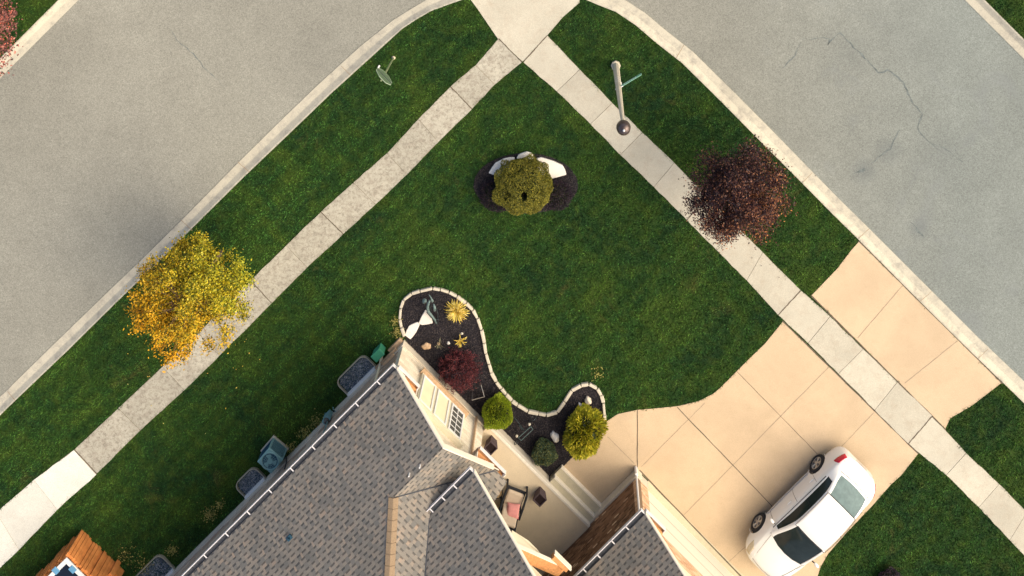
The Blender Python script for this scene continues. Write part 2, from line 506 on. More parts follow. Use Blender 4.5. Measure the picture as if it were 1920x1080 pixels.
M['verdigris'] = plain('verdigris', (0.13, 0.19, 0.19), 0.6, 0.4, 0.3, var=0.3, scale=30)
M['planter'] = plain('planter', (0.085, 0.060, 0.065), 0.7, var=0.35, scale=35, bump=0.4)
M['planter_in'] = plain('planter_soil', (0.022, 0.012, 0.012), 0.95, var=0.5, scale=40)
M['wicker'] = plain('dark_wicker', (0.018, 0.020, 0.025), 0.7, var=0.3, scale=60)
M['cushion'] = plain('cream_cushion', (0.60, 0.49, 0.36), 0.9, var=0.06, scale=12)
M['pink'] = plain('pink_fabric', (0.72, 0.30, 0.27), 0.9, var=0.1, scale=10)
M['basket'] = plain('basket', (0.42, 0.30, 0.16), 0.8, var=0.3, scale=50, bump=0.6)
M['cedar'] = leaf_mat('cedar', [(0.48, 0.14, 0.04), (0.66, 0.24, 0.06), (0.72, 0.32, 0.08), (0.58, 0.13, 0.06), (0.70, 0.36, 0.10)], 0.75).m
M['navy'] = plain('navy_cover', (0.006, 0.012, 0.028), 0.5, var=0.1)
M['blue'] = plain('blue_clip', (0.13, 0.32, 0.50), 0.4, var=0.08)
# car
m_ = N('car_paint', 0.22, 0.5); m_.base((0.78, 0.775, 0.74)); m_.b.inputs['Coat Weight'].default_value = 0.6; m_.b.inputs['Coat Roughness'].default_value = 0.05; M['paint'] = m_.m
M['cglass'] = glass('car_glass', (0.018, 0.026, 0.025), 0.1, 0.22)
M['rglass'] = glass('rear_glass', (0.13, 0.19, 0.19), 0.5, 0.15)
M['tyre'] = plain('tyre', (0.022, 0.024, 0.028), 0.85, var=0.2)
M['rim'] = plain('alloy', (0.55, 0.53, 0.50), 0.3, 0.6, 0.7, var=0.05)
M['tail'] = plain('tail_light', (0.50, 0.0, 0.03), 0.15, 0.6, var=0.05)
M['lamp'] = plain('head_light', (0.55, 0.47, 0.33), 0.12, 0.7, var=0.15, scale=20)
M['seam'] = plain('seam', (0.22, 0.19, 0.17), 0.6, var=0.1)

# ------------------------------------------------------------------ ground, road, kerbs, lawn
gm = MB(); gm.add([(-300, -300, -0.30), (300, -300, -0.30), (300, 300, -0.30), (-300, 300, -0.30)], [(0, 1, 2, 3)])
tag(gm.build('ground', M['soil']), kind='structure')

PL0, PL1 = -17.1, -9.42     # left road between these p
QR0, QR1 = 9.85, 17.55      # right road between these q
far = 75
rp = [(PL0 - .8, -far), (PL1 + .9, -far), (PL1 + .9, QR0 - .9), (far, QR0 - .9), (far, QR1 + .8), (PL1 + .8, QR1 + .8), (PL1 + .8, far), (PL0 - .8, far), (PL0 - .8, QR1 + .8), (-far, QR1 + .8), (-far, QR0 - .9), (PL0 - .8, QR0 - .9)]
g = MB()
g.add([xy(*a) + (-0.10,) for a in rp], [tuple(range(len(rp)))])
# the rounded corner is asphalt under the corner as well
tag(g.build('road', M['asphalt']), kind='structure')

near = [((-3000, 3670), (-2978, 3690)), ((-300, 1040), (-280, 1058)), ((0, 745), (17, 762)), ((107, 640), (127, 657)), ((200, 550), (220, 565)), ((270, 483), (290, 498)), ((340, 414), (358, 430)), ((438, 314), (458, 331)),
        ((521, 232), (543, 250)), ((600, 156), (622, 174)), ((674, 89), (696, 107)), ((735, 40), (754, 54)), ((765, 21), (781, 36)), ((797, 2), (809, 20)), ((840, -20), (850, 5)),
        ((885, -38), (891, -9)), ((935, -52), (938, -22)), ((985, -57), (985, -28)), ((1035, -53), (1033, -24)), ((1085, -40), (1080, -9)), ((1130, -20), (1119, 8)), ((1170, 0), (1155, 22)),
        ((1210, 26), (1192, 47)), ((1248, 58), (1228, 78)), ((1300, 99), (1279, 118)), ((1370, 168), (1349, 187)), ((1440, 238), (1419, 258)), ((1519, 319), (1499, 338)), ((1579, 380), (1559, 399)),
        ((1629, 429), (1609, 448)), ((1745, 545), (1725, 565)), ((1833, 633), (1813, 652)), ((1920, 716), (1899, 735)), ((2250, 1040), (2230, 1060)), ((4500, 3250), (4480, 3270))]

def kerb_mesh(pairs, name):
    prof = [(-0.02, -0.16), (0.0, -0.085), (0.52, -0.070), (0.64, -0.045), (0.80, -0.005), (0.90, 0.020), (1.0, 0.024), (1.02, -0.1)]
    # refine long runs so that the noise material has something to hold
    vs = []; fs = []
    for (a, b) in pairs:
        A = Vector(W(a[0], a[1], 0)); B = Vector(W(b[0], b[1], 0))
        for t, z in prof:
            c = A.lerp(B, t); vs.append((c.x, c.y, z))
    n = len(prof)
    for i in range(len(pairs) - 1):
        for k in range(n - 1):
            fs.append((i * n + k, i * n + k + 1, (i + 1) * n + k + 1, (i + 1) * n + k))
    mb = MB(); mb.add(vs, fs)
    return tag(mb.build(name, M['kerb']), kind='structure')
kerb_mesh(near, 'kerb')
# far kerbs as straight runs
def far_kerb(pts_road, pts_back):
    kerb_mesh(list(zip(pts_road, pts_back)), 'kerb')
def px(p, q):
    X, Y = xy(p, q); return (PU + (X - CX) * S, PV + (CY - Y) * S)
far_kerb([px(PL0, q) for q in np.linspace(-60, QR0 - 2.5, 12)], [px(PL0 - .46, q) for q in np.linspace(-60, QR0 - 2.5, 12)])
far_kerb([px(p, QR1) for p in np.linspace(PL1 + 3, 60, 12)], [px(p, QR1 + .46) for p in np.linspace(PL1 + 3, 60, 12)])

# kerb stains and gutter seam lines
block = [XY(*b) for a, b in near]
block_poly = block + [XY(4480, 6000), XY(-2978, 6000)]
g = MB(); g.prism(block_poly, -0.2, 0.0, False)
F_poly = [xy(PL0 - .45, -60), xy(-60, -60), xy(-60, QR0 - 2.5), xy(PL0 - .45, QR0 - 2.5)]
G_poly = [xy(PL1 + 3, QR1 + .45), xy(60, QR1 + .45), xy(60, 60), xy(PL1 + 3, 60)]
g.prism(F_poly, -0.2, 0.0, False); g.prism(G_poly, -0.2, 0.0, False)
tag(g.build('lawn', M['lawn']), kind='structure')

# ---- sidewalks: (outer, inner) joint lines
LJ = [((935, 72), (979, 116)), ((892, 122), (928, 158)), ((845, 162), (885, 204)), ((785, 223), (822, 266)), ((726, 287), (763, 327)), ((663, 342), (704, 383)), ((602, 397), (644, 438)), ((537, 460), (576, 501)),
      ((470, 525), (510, 568)), ((403, 592), (444, 634)), ((372, 624), (412, 666)), ((305, 687), (346, 731)), ((222, 765), (264, 806)), ((140, 842), (182, 887))]
LN = [((139, 843), (181, 889)), ((64, 899), (108, 955)), ((-6, 961), (36, 1030)), ((-80, 1030), (-36, 1098)), ((-160, 1105), (-110, 1170)), ((-320, 1260), (-270, 1330))]
RJ = [((1026, 66), (981, 116)), ((1087, 130), (1044, 171)), ((1148, 193), (1107, 232)), ((1204, 248), (1163, 290)), ((1264, 305), (1226, 350)), ((1325, 368), (1288, 412)), ((1383, 425), (1344, 469)), ((1430, 473), (1400, 525)), ((1501, 544), (1459, 590)),
      ((1556, 593), (1515, 643)), ((1618, 654), (1572, 700)), ((1682, 716), (1640, 768)), ((1748, 779), (1703, 831)), ((1811, 849), (1774, 890)), ((1873, 907), (1835, 950)), ((1925, 960), (1893, 1012)), ((1990, 1025), (1955, 1075)), ((2120, 1155), (2090, 1205))]
def walk(js, name, mat, z=0.022):
    g = MB()
    for i in range(len(js) - 1):
        a, b = js[i]; d, c = js[i + 1]
        P = [Vector(XY(*t)) for t in (a, b, c, d)]
        cen = sum(P, Vector((0, 0))) / 4
        gap = 0.007
        Q = []
        e = ((P[3] + P[2]) - (P[0] + P[1])).normalized()
        for k, t in enumerate(P):
            Q.append(t + e * (gap if k < 2 else -gap))
        # a gently worn outline
        pts = []
        for k in range(4):
            s0, s1 = Q[k], Q[(k + 1) % 4]
            m = 6 if k in (1, 3) else 1
            nn = Vector((-(s1 - s0).y, (s1 - s0).x)).normalized()
            for t in range(m):
                o = random.uniform(-0.015, 0.015) if t else 0
                pts.append(s0.lerp(s1, t / m) + nn * o)
        g.prism([(q.x, q.y) for q in pts], -0.05, z + random.uniform(-.003, .003), False)
    return tag(g.build(name, mat), kind='structure')
walk(LJ, 'sidewalk', M['walk_left'])
walk(LN, 'sidewalk', M['walk_new'], 0.024)
walk(RJ, 'sidewalk', M['walk'])
L_poly = [XY(*a) for a, b in LJ] + [XY(*a) for a, b in LN[1:]] + [XY(*b) for a, b in LN[:0:-1]] + [XY(*b) for a, b in LJ[::-1]]
R_poly = [XY(*a) for a, b in RJ] + [XY(*b) for a, b in RJ[::-1]]
ramp_px = [(934, 73), (898, 20), (882, -2), (878, -16), (935, -24), (985, -30), (1035, -26), (1088, -10), (1086, 5), (1055, 32), (1027, 65), (980, 115)]
ramp_poly = [XY(*a) for a in ramp_px]
g = MB(); g.prism(ramp_poly, -0.05, 0.026, False)
tag(g.build('ramp', M['walk']), kind='structure')
# bed of dark joints under the slabs
g = MB(); g.prism(L_poly, -0.05, 0.004, False); g.prism(R_poly, -0.05, 0.006, False)
tag(g.build('slab_bed', M['jointf']), kind='structure')
GJ = MB(); JL = []
for k in (0, 2, 6, 8, 13): JL.append(LJ[k])
for k in (0, 5, 8, 12): JL.append(RJ[k])

drive_px = [(1468, 602), (1435, 643), (1397, 680), (1350, 727), (1337, 738), (1309, 752), (1271, 761), (1232, 765), (1195, 768), (1158, 776), (1137, 790), (1137, 800), (1120, 812), (1069, 861), (1053, 878),
            (1122, 953), (1195, 879), (1370, 1062), (1420, 1114), (1480, 1180), (1560, 1262), (1600, 1262), (1530, 1150), (1532, 1082), (1539, 1061), (1553, 1037), (1587, 998), (1635, 948), (1670, 908), (1690, 890), (1722, 849)]
drive_poly = [XY(*a) for a in drive_px]
apron_px = [(1611, 452), (1595, 470), (1570, 503), (1521, 554), (1772, 804), (1781, 784), (1822, 760), (1878, 717)]
apron_poly = [XY(*a) for a in apron_px]
g = MB(); g.prism(drive_poly, -0.05, 0.018, False); g.prism(apron_poly, -0.05, 0.018, False)
tag(g.build('driveway', M['drive']), kind='structure')
# ---- driveway joints
def jline(mb, a, b, wd, z=0.022):
    A, B = XY(*a), XY(*b)
    n = 14
    pts = [(A[0] + (B[0] - A[0]) * t / n + random.uniform(-.006, .006), A[1] + (B[1] - A[1]) * t / n + random.uniform(-.006, .006), z) for t in range(n + 1)]
    ribbon(mb, pts, [wd * random.uniform(0.75, 1.25) for _ in pts])
for a, b in JL: jline(GJ, a, b, .032, 0.029)
tag(GJ.build('slab_joint', M['joint']), kind='structure')
g = MB()
for a, b, wd in [((1195, 768), (1195, 880), .03), ((1270, 763), (1500, 1003), .028), ((1381, 695), (1532, 850), .016), ((1467, 601), (1722, 850), .045), ((1520, 553), (1773, 805), .045), ((1610, 451), (1879, 718), .045), ((1199, 881), (1420, 1112), .045)]:
    jline(g, a, b, wd)
tag(g.build('driveway_joint', M['joint']), kind='structure')
g = MB()
for a, b, wd in [((1554, 687), (1347, 899), .022), ((1347, 899), (1282, 965), .022), ((1321, 755), (1202, 875), .02), ((1139, 818), (1189, 868), .02), ((1638, 773), (1570, 845), .02), ((1692, 535), (1608, 633), .022), ((1794, 639), (1696, 718), .022), ((1405, 1017), (1367, 1052), .02)]:
    jline(g, a, b, wd, 0.021)
tag(g.build('driveway_joint', M['jointf']), kind='structure')
g = MB()
for a, b in [((340, 412), (361, 431)), ((15, 733), (29, 750)), ((446, 303), (468, 322)), ((640, 123), (658, 141)), ((1282, 84), (1268, 108)), ((1505, 341), (1523, 323)), ((1609, 447), (1629, 428)), ((1724, 565), (1746, 546)), ((1833, 672), (1852, 653))]:
    jline(g, a, b, .02, 0.028)
g2 = MB()
tag(g.build('kerb_joint', M['jointf']), kind='structure')

# ---- asphalt cracks
def crack(pts, wd):
    g = MB(); out = []
    P = [XY(u, v, -0.1) for u, v in pts]
    for i in range(len(P) - 1):
        n = max(2, int(math.dist(P[i], P[i + 1]) / 0.12))
        for k in range(n):
            t = k / n
            out.append((P[i][0] + (P[i + 1][0] - P[i][0]) * t + random.uniform(-.025, .025), P[i][1] + (P[i + 1][1] - P[i][1]) * t + random.uniform(-.025, .025), -0.096))
    ribbon(g, out, [wd * random.uniform(0.2, 1.4) * math.sin(math.pi * (0.1 + 0.8 * i / len(out))) for i in range(len(out))])
    tag(g.build('asphalt_crack', M['crack']), kind='structure')
crack([(320, 55), (335, 78), (362, 100), (385, 130), (410, 150), (425, 170)], .03)
crack([(1505, 72), (1520, 73), (1545, 71), (1556, 72), (1553, 84), (1565, 68), (1576, 62), (1583, 70), (1600, 88), (1630, 118), (1648, 136), (1665, 132), (1695, 155), (1700, 170), (1713, 195), (1730, 214), (1721, 238), (1727, 252), (1742, 266), (1770, 288)], .055)
crack([(1688, 242), (1676, 262), (1670, 280), (1640, 300), (1632, 312)], .045)
crack([(1500, 80), (1490, 105), (1475, 120), (1460, 134)], .03)
crack([(1742, 266), (1775, 280), (1800, 300), (1815, 312)], .03)
crack([(1707, 415), (1722, 432), (1738, 452)], .07)
crack([(1600, 326), (1615, 322), (1630, 312)], .09)

# ------------------------------------------------------------------ garden beds
bed_stones = [(759, 629), (753, 612), (750, 598), (751, 580), (757, 561), (773, 549), (795, 542), (813, 539), (833, 543), (848, 549), (863, 558), (884, 575), (893, 590), (900, 607), (905, 623), (908, 640), (911, 660), (917, 680), (922, 698), (932, 717), (945, 733), (960, 750),
              (975, 761), (991, 770), (1011, 774), (1035, 778), (1051, 766), (1058, 753), (1065, 736), (1076, 727), (1090, 720), (1111, 717), (1125, 733), (1130, 748), (1134, 765), (1133, 790)]
bed_px = bed_stones + [(1136, 800), (1069, 861), (1027, 902), (925, 812), (917, 803), (765, 645)]
bed_poly = [XY(*a) for a in bed_px]
isl_px = []
for i in range(40):
    th = 2 * math.pi * i / 40
    rx, ry = 98, 57
    isl_px.append((986 + rx * math.cos(th), 347 + (ry + (3 if math.sin(th) < 0 else -3)) * math.sin(th) * (1 if math.sin(th) < 0 else 0.97)))
isl_poly = [XY(*a) for a in isl_px]
g = MB(); g.prism(bed_poly, -0.05, 0.012, False); g.prism(isl_poly, -0.05, 0.012, False)
tag(g.build('garden_bed', M['mulch']), kind='structure')

def scatter(poly, n):
    xs = [p[0] for p in poly]; ys = [p[1] for p in poly]
    x = RNG.uniform(min(xs), max(xs), n); y = RNG.uniform(min(ys), max(ys), n)
    k = inpoly(x, y, poly); return np.stack([x[k], y[k]], 1)
c = np.concatenate([scatter(bed_poly, 90000), scatter(isl_poly, 22000)])
c3 = np.concatenate([c, RNG.uniform(0.012, 0.05, (len(c), 1))], 1)
tag(fast_mesh('mulch', leaves(c3, 0.055, 0.018, 2.0), 4, M['chips']), 'dark bark mulch covering the garden beds', 'mulch', kind='stuff')

# ---- edging stones, each a thing
def rough_stone(name, poly, z0, z1, mat, label, cat, group=None, n=3):
    """a rounded slab of stone standing at the centre of its outline"""
    cx = sum(p[0] for p in poly) / len(poly); cy = sum(p[1] for p in poly) / len(poly)
    mb = MB(); mb.prism(poly, z0, z1)
    o = mb.build(name, mat, off=(cx, cy, 0), bevel=min(0.02, (z1 - z0) * 0.4))
    o.location = (cx, cy, 0)
    return tag(o, label, cat, group)
# resample edging to ~0.33 m blocks
ring = [Vector(XY(*a)) for a in bed_stones]
d = [0]
for i in range(1, len(ring)): d.append(d[-1] + (ring[i] - ring[i - 1]).length)
def on(t):
    for i in range(1, len(ring)):
        if t <= d[i]: return ring[i - 1].lerp(ring[i], (t - d[i - 1]) / (d[i] - d[i - 1]))
    return ring[-1]
t = 0.0; ks = 0
while t < d[-1] - 0.15:
    L = random.uniform(0.24, 0.46)
    a, b = on(t + 0.012), on(min(t + L, d[-1]) - 0.012)
    e = (b - a).normalized(); nn = Vector((-e.y, e.x))
    wd = random.uniform(0.043, 0.056)
    j = lambda: random.uniform(-.010, .010)
    poly = [(a.x + nn.x * wd + j(), a.y + nn.y * wd + j()), (b.x + nn.x * wd + j(), b.y + nn.y * wd + j()), (b.x - nn.x * wd + j(), b.y - nn.y * wd + j()), (a.x - nn.x * wd + j(), a.y - nn.y * wd + j())]
    rough_stone('edging_stone', poly, -0.03, 0.10 + random.uniform(-.01, .01), M['stone'], 'pale edging stone laid end to end along the dark mulch bed', 'edging stone', 'edging stones round the garden bed')
    t += L; ks += 1

def flag(pxs, label, h=0.06):
    rough_stone('flagstone', [XY(u, v, h) for u, v in pxs], 0.0, h, M['flag'], label, 'flagstone', None)
flag([(784.4, 606.7), (790, 594), (797, 582), (802, 585), (810, 598), (811, 606.7), (800, 609), (791, 610)], 'white flagstone beside the dark garden sculpture', 0.08)
flag([(759, 629), (762, 620), (767, 611), (775, 607), (783, 604), (787, 609), (781, 622), (774, 632), (769, 637)], 'white flagstone touching the corner of the house')
flag([(916, 325), (922, 315), (929, 306), (945, 298), (955, 296), (965, 296), (962, 315), (950, 330), (932, 331)], 'white flagstone left of the round bush in the lawn', 0.10)
flag([(968.6, 297), (972, 291), (977, 288.5), (987.5, 285), (996, 288), (1002.5, 295), (998, 305), (975, 308)], 'smallest white flagstone, behind the top of the round bush', 0.10)
flag([(1005, 298), (1014, 295.5), (1036, 302), (1054, 310), (1059, 318), (1062, 328), (1048, 332), (1033, 336), (1015, 330), (1008, 315)], 'largest white flagstone, right of the round bush in the lawn', 0.10)

def boulder(u, v, rx, ry, rz, rot, mat, label):
    x, y = XY(u, v, rz * 0.6)
    bm = bmesh.new(); bmesh.ops.create_icosphere(bm, subdivisions=3, radius=1)
    for vt in bm.verts:
        k = 1 + 0.10 * math.sin(5 * vt.co.x + 2 * vt.co.y) + 0.08 * math.sin(7 * vt.co.y + 3 * vt.co.z)
        vt.co = Vector((vt.co.x * rx * k, vt.co.y * ry * k, max(-0.3, vt.co.z) * rz * k))
    me = bpy.data.meshes.new('rock'); bm.to_mesh(me); bm.free(); me.materials.append(mat)
    for p in me.polygons: p.use_smooth = True
    o = bpy.data.objects.new('rock', me); COL.objects.link(o); o.location = (x, y, 0.03); o.rotation_euler = (0, 0, rot)
    return tag(o, label, 'rock')
boulder(1041, 821, .19, .12, .16, math.radians(-60), M['flag'], 'white rock between the dark green bush and the yellow green shrub')
boulder(1103, 752, .11, .13, .16, 0.3, M['found'], 'round beige rock at the tip of the mulch bed')
boulder(1092, 764, .08, .17, .12, 0.7, M['flag'], 'white rock at the edge of the yellow green shrub')
boulder(800, 649, .16, .11, .07, 0.1, M['tan'], 'flat rust coloured stone on the mulch by the white house wall')
boulder(841, 643, .05, .05, .06, 0.4, M['flag'], 'tiny pale pebble on the mulch between the two small grass tufts')
boulder(866, 628 - 3, .045, .04, .05, 0.4, M['stone'], 'tiny grey pebble below the large yellow grass tuft')

# ------------------------------------------------------------------ lawn blades
exclude = [L_poly, R_poly, ramp_poly, drive_poly, apron_poly, bed_poly, isl_poly]
# house, porch footprint
house_fp = [xy(-1.36, -3.8), xy(2.8, -3.8), xy(5.3, -3.6), xy(5.3, -2.9), xy(7.2, -2.9), xy(7.2, -1.25), xy(14, -1.25), xy(14, -40), xy(-1.36, -40)]
exclude.append(house_fp)
def blades(n):
    x = RNG.uniform(-19.5, 19.5, n); y = RNG.uniform(-12.5, 10.8, n)
    jx = x + 0.030 * np.sin(x * 9 + y * 4) + 0.018 * np.sin(y * 21 - x * 13) + RNG.normal(0, 0.017, n)
    jy = y + 0.030 * np.sin(y * 8 - x * 5) + 0.018 * np.sin(x * 19 + y * 11) + RNG.normal(0, 0.017, n)
    k = inpoly(x, y, block_poly) | inpoly(x, y, F_poly) | inpoly(x, y, G_poly)
    for e in exclude: k &= ~inpoly(jx, jy, e)
    x, y = x[k], y[k]; n = len(x)
    hgt = RNG.uniform(0.028, 0.065, n); wd = RNG.uniform(0.008, 0.017, n)
    th = RNG.uniform(0, 2 * math.pi, n); lean = RNG.uniform(0.2, 1.3, n) * hgt
    ph = RNG.uniform(0, 2 * math.pi, n)
    v = np.zeros((n, 3, 3))
    v[:, 0, 0] = x - np.cos(th) * wd; v[:, 0, 1] = y - np.sin(th) * wd
    v[:, 1, 0] = x + np.cos(th) * wd; v[:, 1, 1] = y + np.sin(th) * wd
    v[:, 2, 0] = x + np.cos(ph) * lean; v[:, 2, 1] = y + np.sin(ph) * lean; v[:, 2, 2] = hgt
    return v.reshape(-1, 3)
tag(fast_mesh('grass', blades(1150000), 3, M['grass']), 'short green lawn grass', 'grass', kind='stuff')

# ------------------------------------------------------------------ plants
def limb(mb, a, b, r0, r1, bend=0.1, n=5, k=6):
    a, b = Vector(a), Vector(b)
    off = Vector((random.uniform(-1, 1), random.uniform(-1, 1), random.uniform(-.3, .6))) * (b - a).length * bend
    pts = [a.lerp(b, i / n) + off * math.sin(math.pi * i / n) for i in range(n + 1)]
    mb.tube(pts, r0, k, r1); return pts

def make_tree(name, label, base, crown_c, rad, nclump, nleaf, lsize, lmat, bmat, trunk_r, sig=0.16, fill=0.75, seed=1, skew=None, nsec=3):
    random.seed(seed)
    root = thing(name, label, 'tree', (base[0], base[1], 0))
    B = Vector((base[0], base[1], 0)); C = Vector(crown_c) - B
    trunk = MB(); br = MB()
    fork = Vector((C.x * .35, C.y * .35, max(0.9, C.z - rad[2] * 1.0)))
    trunk.tube([(0, 0, -0.05), (fork.x * .4, fork.y * .4, fork.z * .5), tuple(fork)], [trunk_r * 1.25, trunk_r, trunk_r * .8], 10)
    top = C + Vector((0, 0, rad[2] * .75))
    trunk.tube([tuple(fork), tuple(fork.lerp(top, .5) + Vector((.05, -.04, 0))), tuple(top)], [trunk_r * .8, trunk_r * .45, trunk_r * .12], 8)
    trunk.build('trunk', bmat, root, smooth=True)
    cl = []
    i = 0
    while len(cl) < nclump:
        d = rand_unit(1)[0]; r = (RNG.uniform(0.15, 1) ** (1 - fill * .6))
        p = np.array([d[0] * rad[0] * r, d[1] * rad[1] * r, d[2] * rad[2] * r])
        if p[2] < -rad[2] * .75 and RNG.uniform() < .5: continue
        cl.append(p)
    for p in cl:
        tgt = C + Vector(p)
        t = min(0.95, max(0.0, (tgt.z - fork.z) / (top.z - fork.z) - .25))
        st = fork.lerp(top, max(0, t))
        pts = limb(br, st, tgt, trunk_r * .22, trunk_r * .05, 0.10, 4, 4)
        for s_ in range(nsec):
            a = pts[random.randint(2, 4)]
            limb(br, a, a + Vector((random.uniform(-1, 1), random.uniform(-1, 1), random.uniform(-.4, .8))) * sig * 1.8, trunk_r * .06, trunk_r * .02, .1, 2, 3)
    br.build('branches', bmat, root)
    w_ = RNG.uniform(.5, 1.5, nclump); w_ /= w_.sum()
    cnt = RNG.multinomial(nleaf, w_)
    pts = np.concatenate([np.array(C + Vector(cl[k])) + RNG.normal(0, sig, (cnt[k], 3)) * np.array([1, 1, .8]) for k in range(nclump)])
    fast_mesh('foliage', leaves(pts, lsize, lsize * .6, 0.6), 4, lmat, root)
    return root

def tree_at(u, v, hc):       # crown centre in the photo, at height hc; the trunk stands plumb below
    x, y, z = W(u, v, hc); return (x, y), (x, y, z)

# yellow tree: greener towards the upper right, orange towards the lower left
ym = leaf_mat('yellow_leaves', [(0.045, 0.07, 0.010), (0.09, 0.12, 0.012), (0.35, 0.32, 0.02), (0.72, 0.54, 0.03), (0.82, 0.54, 0.03), (0.50, 0.42, 0.03), (0.88, 0.70, 0.12)], 0.55, 0.22)
def tint_gradient(m, direction, c_lo, c_hi, lo, hi, base_sock_mix=0.75):
    v = m.coord(); dp = m.n('ShaderNodeVectorMath', operation='DOT_PRODUCT'); m.l(v, dp.inputs[0]); dp.inputs[1].default_value = direction
    nz = m.noise(v, 1.3, 3)
    ad = m.n('ShaderNodeMath', operation='ADD'); m.l(dp.outputs['Value'], ad.inputs[0]); m.l(nz, ad.inputs[1])
    mr = m.n('ShaderNodeMapRange'); mr.inputs[1].default_value = lo; mr.inputs[2].default_value = hi; m.l(ad.outputs[0], mr.inputs[0])
    c = m.ramp(mr.outputs[0], [(0, c_lo), (1, c_hi)])
    src = m.b.inputs['Base Color'].links[0].from_socket
    o = m.mix(1.0, src, c, 'MULTIPLY')
    m.l(o, m.b.inputs['Base Color'])
    for nd in m.t.nodes:
        if nd.type == 'BSDF_TRANSLUCENT': m.l(o, nd.inputs[0])
tint_gradient(ym, (0.75, 0.65, 0), (1.25, 0.86, 0.5), (0.74, 0.94, 0.9), -0.9, 2.2)
b_, c_ = tree_at(357, 557, 3.0)
make_tree('street_tree', 'golden yellow leaved tree spreading over the left sidewalk', b_, c_, (1.80, 1.72, 1.75), 210, 40000, 0.075, ym.m, M['bark'], 0.07, sig=0.12, seed=3)
pm = leaf_mat('purple_leaves', [(0.016, 0.010, 0.012), (0.024, 0.013, 0.015), (0.036, 0.017, 0.017), (0.055, 0.024, 0.020), (0.11, 0.045, 0.025), (0.16, 0.065, 0.03), (0.50, 0.23, 0.08)], 0.5, 0.05)
tint_gradient(pm, (-0.6, 0.75, 0), (1.45, 1.25, 1.15), (0.60, 0.60, 0.95), -1.0, 1.2)  # crown's sunny lower right and shaded upper left painted into the leaf colour
b_, c_ = tree_at(1385, 365, 2.9)
make_tree('street_tree', 'dark purple leaved tree beside the right sidewalk', b_, c_, (1.56, 1.50, 1.45), 150, 34000, 0.07, pm.m, M['bark_red'], 0.06, sig=0.15, seed=5)
rm = leaf_mat('red_leaves', [(0.04, 0.03, 0.02), (0.13, 0.05, 0.05), (0.25, 0.09, 0.08), (0.45, 0.20, 0.16), (0.62, 0.12, 0.07)], 0.5, 0.2)
b_, c_ = tree_at(-58, 70, 2.9)
make_tree('street_tree', 'pinkish red leaved tree cut off at the upper left corner', b_, c_, (1.45, 1.45, 1.2), 70, 7000, 0.09, rm.m, M['bark_red'], 0.075, sig=0.17, seed=8)

def ball_shrub(name, label, u, v, r, h, mats, nleaf=6000, lsize=0.05, lump=0.10, bias=0.25, hole=None, seed=1, sq=1.0, core=None, up=1.2, radial=False, wf=.55, lumps=90):
    """clipped shrub: lumpy shell of leaf sprays round a woody core, base plumb below"""
    random.seed(seed)
    zc = h * 0.52
    x, y, _ = W(u, v, zc)
    root = thing(name, label, 'shrub', (x, y, 0))
    nb = lumps
    bumps = rand_unit(nb); amp = RNG.uniform(-1, 1, nb)
    d = rand_unit(nleaf)
    dots = d @ bumps.T
    k = np.exp((dots - 1) * (nb * .30)) @ amp
    rr = 1 + lump * k - np.abs(RNG.normal(0, bias * .30, nleaf))
    rr = np.clip(rr, 0.3, 1.3)
    P = d * rr[:, None] * np.array([r, r * sq, h * 0.50])
    P[:, 2] += zc
    keep = P[:, 2] > 0.03
    if hole is not None:
        hx, hy, hr = hole
        dd = np.hypot(P[:, 0] - hx, (P[:, 1] - hy) * 0.62)
        keep &= ~((dd < hr) & (P[:, 2] > zc * 0.9))
    P = P[keep]
    fast_mesh('foliage', leaves(P, lsize, lsize * wf, up, dirs=(d[keep] + np.array([0, 0, .25])) if radial else None), 4, mats, root)
    st = MB()
    for i in range(26):
        e = rand_unit(1)[0]; e[2] = abs(e[2]) * .8 + .05
        limb(st, (0, 0, 0), (e[0] * r * .8, e[1] * r * .8 * sq, zc + e[2] * h * .42 - .05), .018, .006, .15, 4, 4)
    st.build('stem', core or M['bark'], root)
    # inner leaf mass that keeps the light out
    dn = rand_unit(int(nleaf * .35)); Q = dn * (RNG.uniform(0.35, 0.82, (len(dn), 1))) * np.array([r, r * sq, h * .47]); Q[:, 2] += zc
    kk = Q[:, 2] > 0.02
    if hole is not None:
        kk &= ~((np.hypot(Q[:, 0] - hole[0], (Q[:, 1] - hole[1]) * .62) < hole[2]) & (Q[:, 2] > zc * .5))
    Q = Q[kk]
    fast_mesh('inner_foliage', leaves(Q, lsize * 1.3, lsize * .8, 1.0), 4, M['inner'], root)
    return root
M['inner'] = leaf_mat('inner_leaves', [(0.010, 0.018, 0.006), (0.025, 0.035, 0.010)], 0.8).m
lm = lambda n, cols: leaf_mat(n, cols, 0.55, 0.12).m
olive = lm('olive_leaves', [(0.06, 0.07, 0.010), (0.12, 0.125, 0.015), (0.18, 0.165, 0.018), (0.30, 0.26, 0.03)])
ball_shrub('round_bush', 'large round olive green bush with a hollow top in the lawn island bed', 982, 350, 0.93, 1.10, olive, 26000, 0.05, 0.13, 0.22, lumps=260, hole=(0.04, -0.12, 0.10), seed=2)
dpur = lm('dark_purple', [(0.006, 0.005, 0.012), (0.012, 0.008, 0.018), (0.022, 0.013, 0.022), (0.05, 0.026, 0.034)])
ball_shrub('low_shrub', 'low dark purple shrub on the left of the round bush', 928, 365, 0.55, 0.50, dpur, 5000, 0.04, 0.1, 0.5, seed=3)
ball_shrub('low_shrub', 'low dark purple shrub on the right of the round bush', 1044, 366, 0.52, 0.48, dpur, 5000, 0.04, 0.1, 0.5, seed=4)
lime = lm('lime_leaves', [(0.12, 0.20, 0.012), (0.24, 0.34, 0.02), (0.36, 0.44, 0.025), (0.44, 0.48, 0.04)])
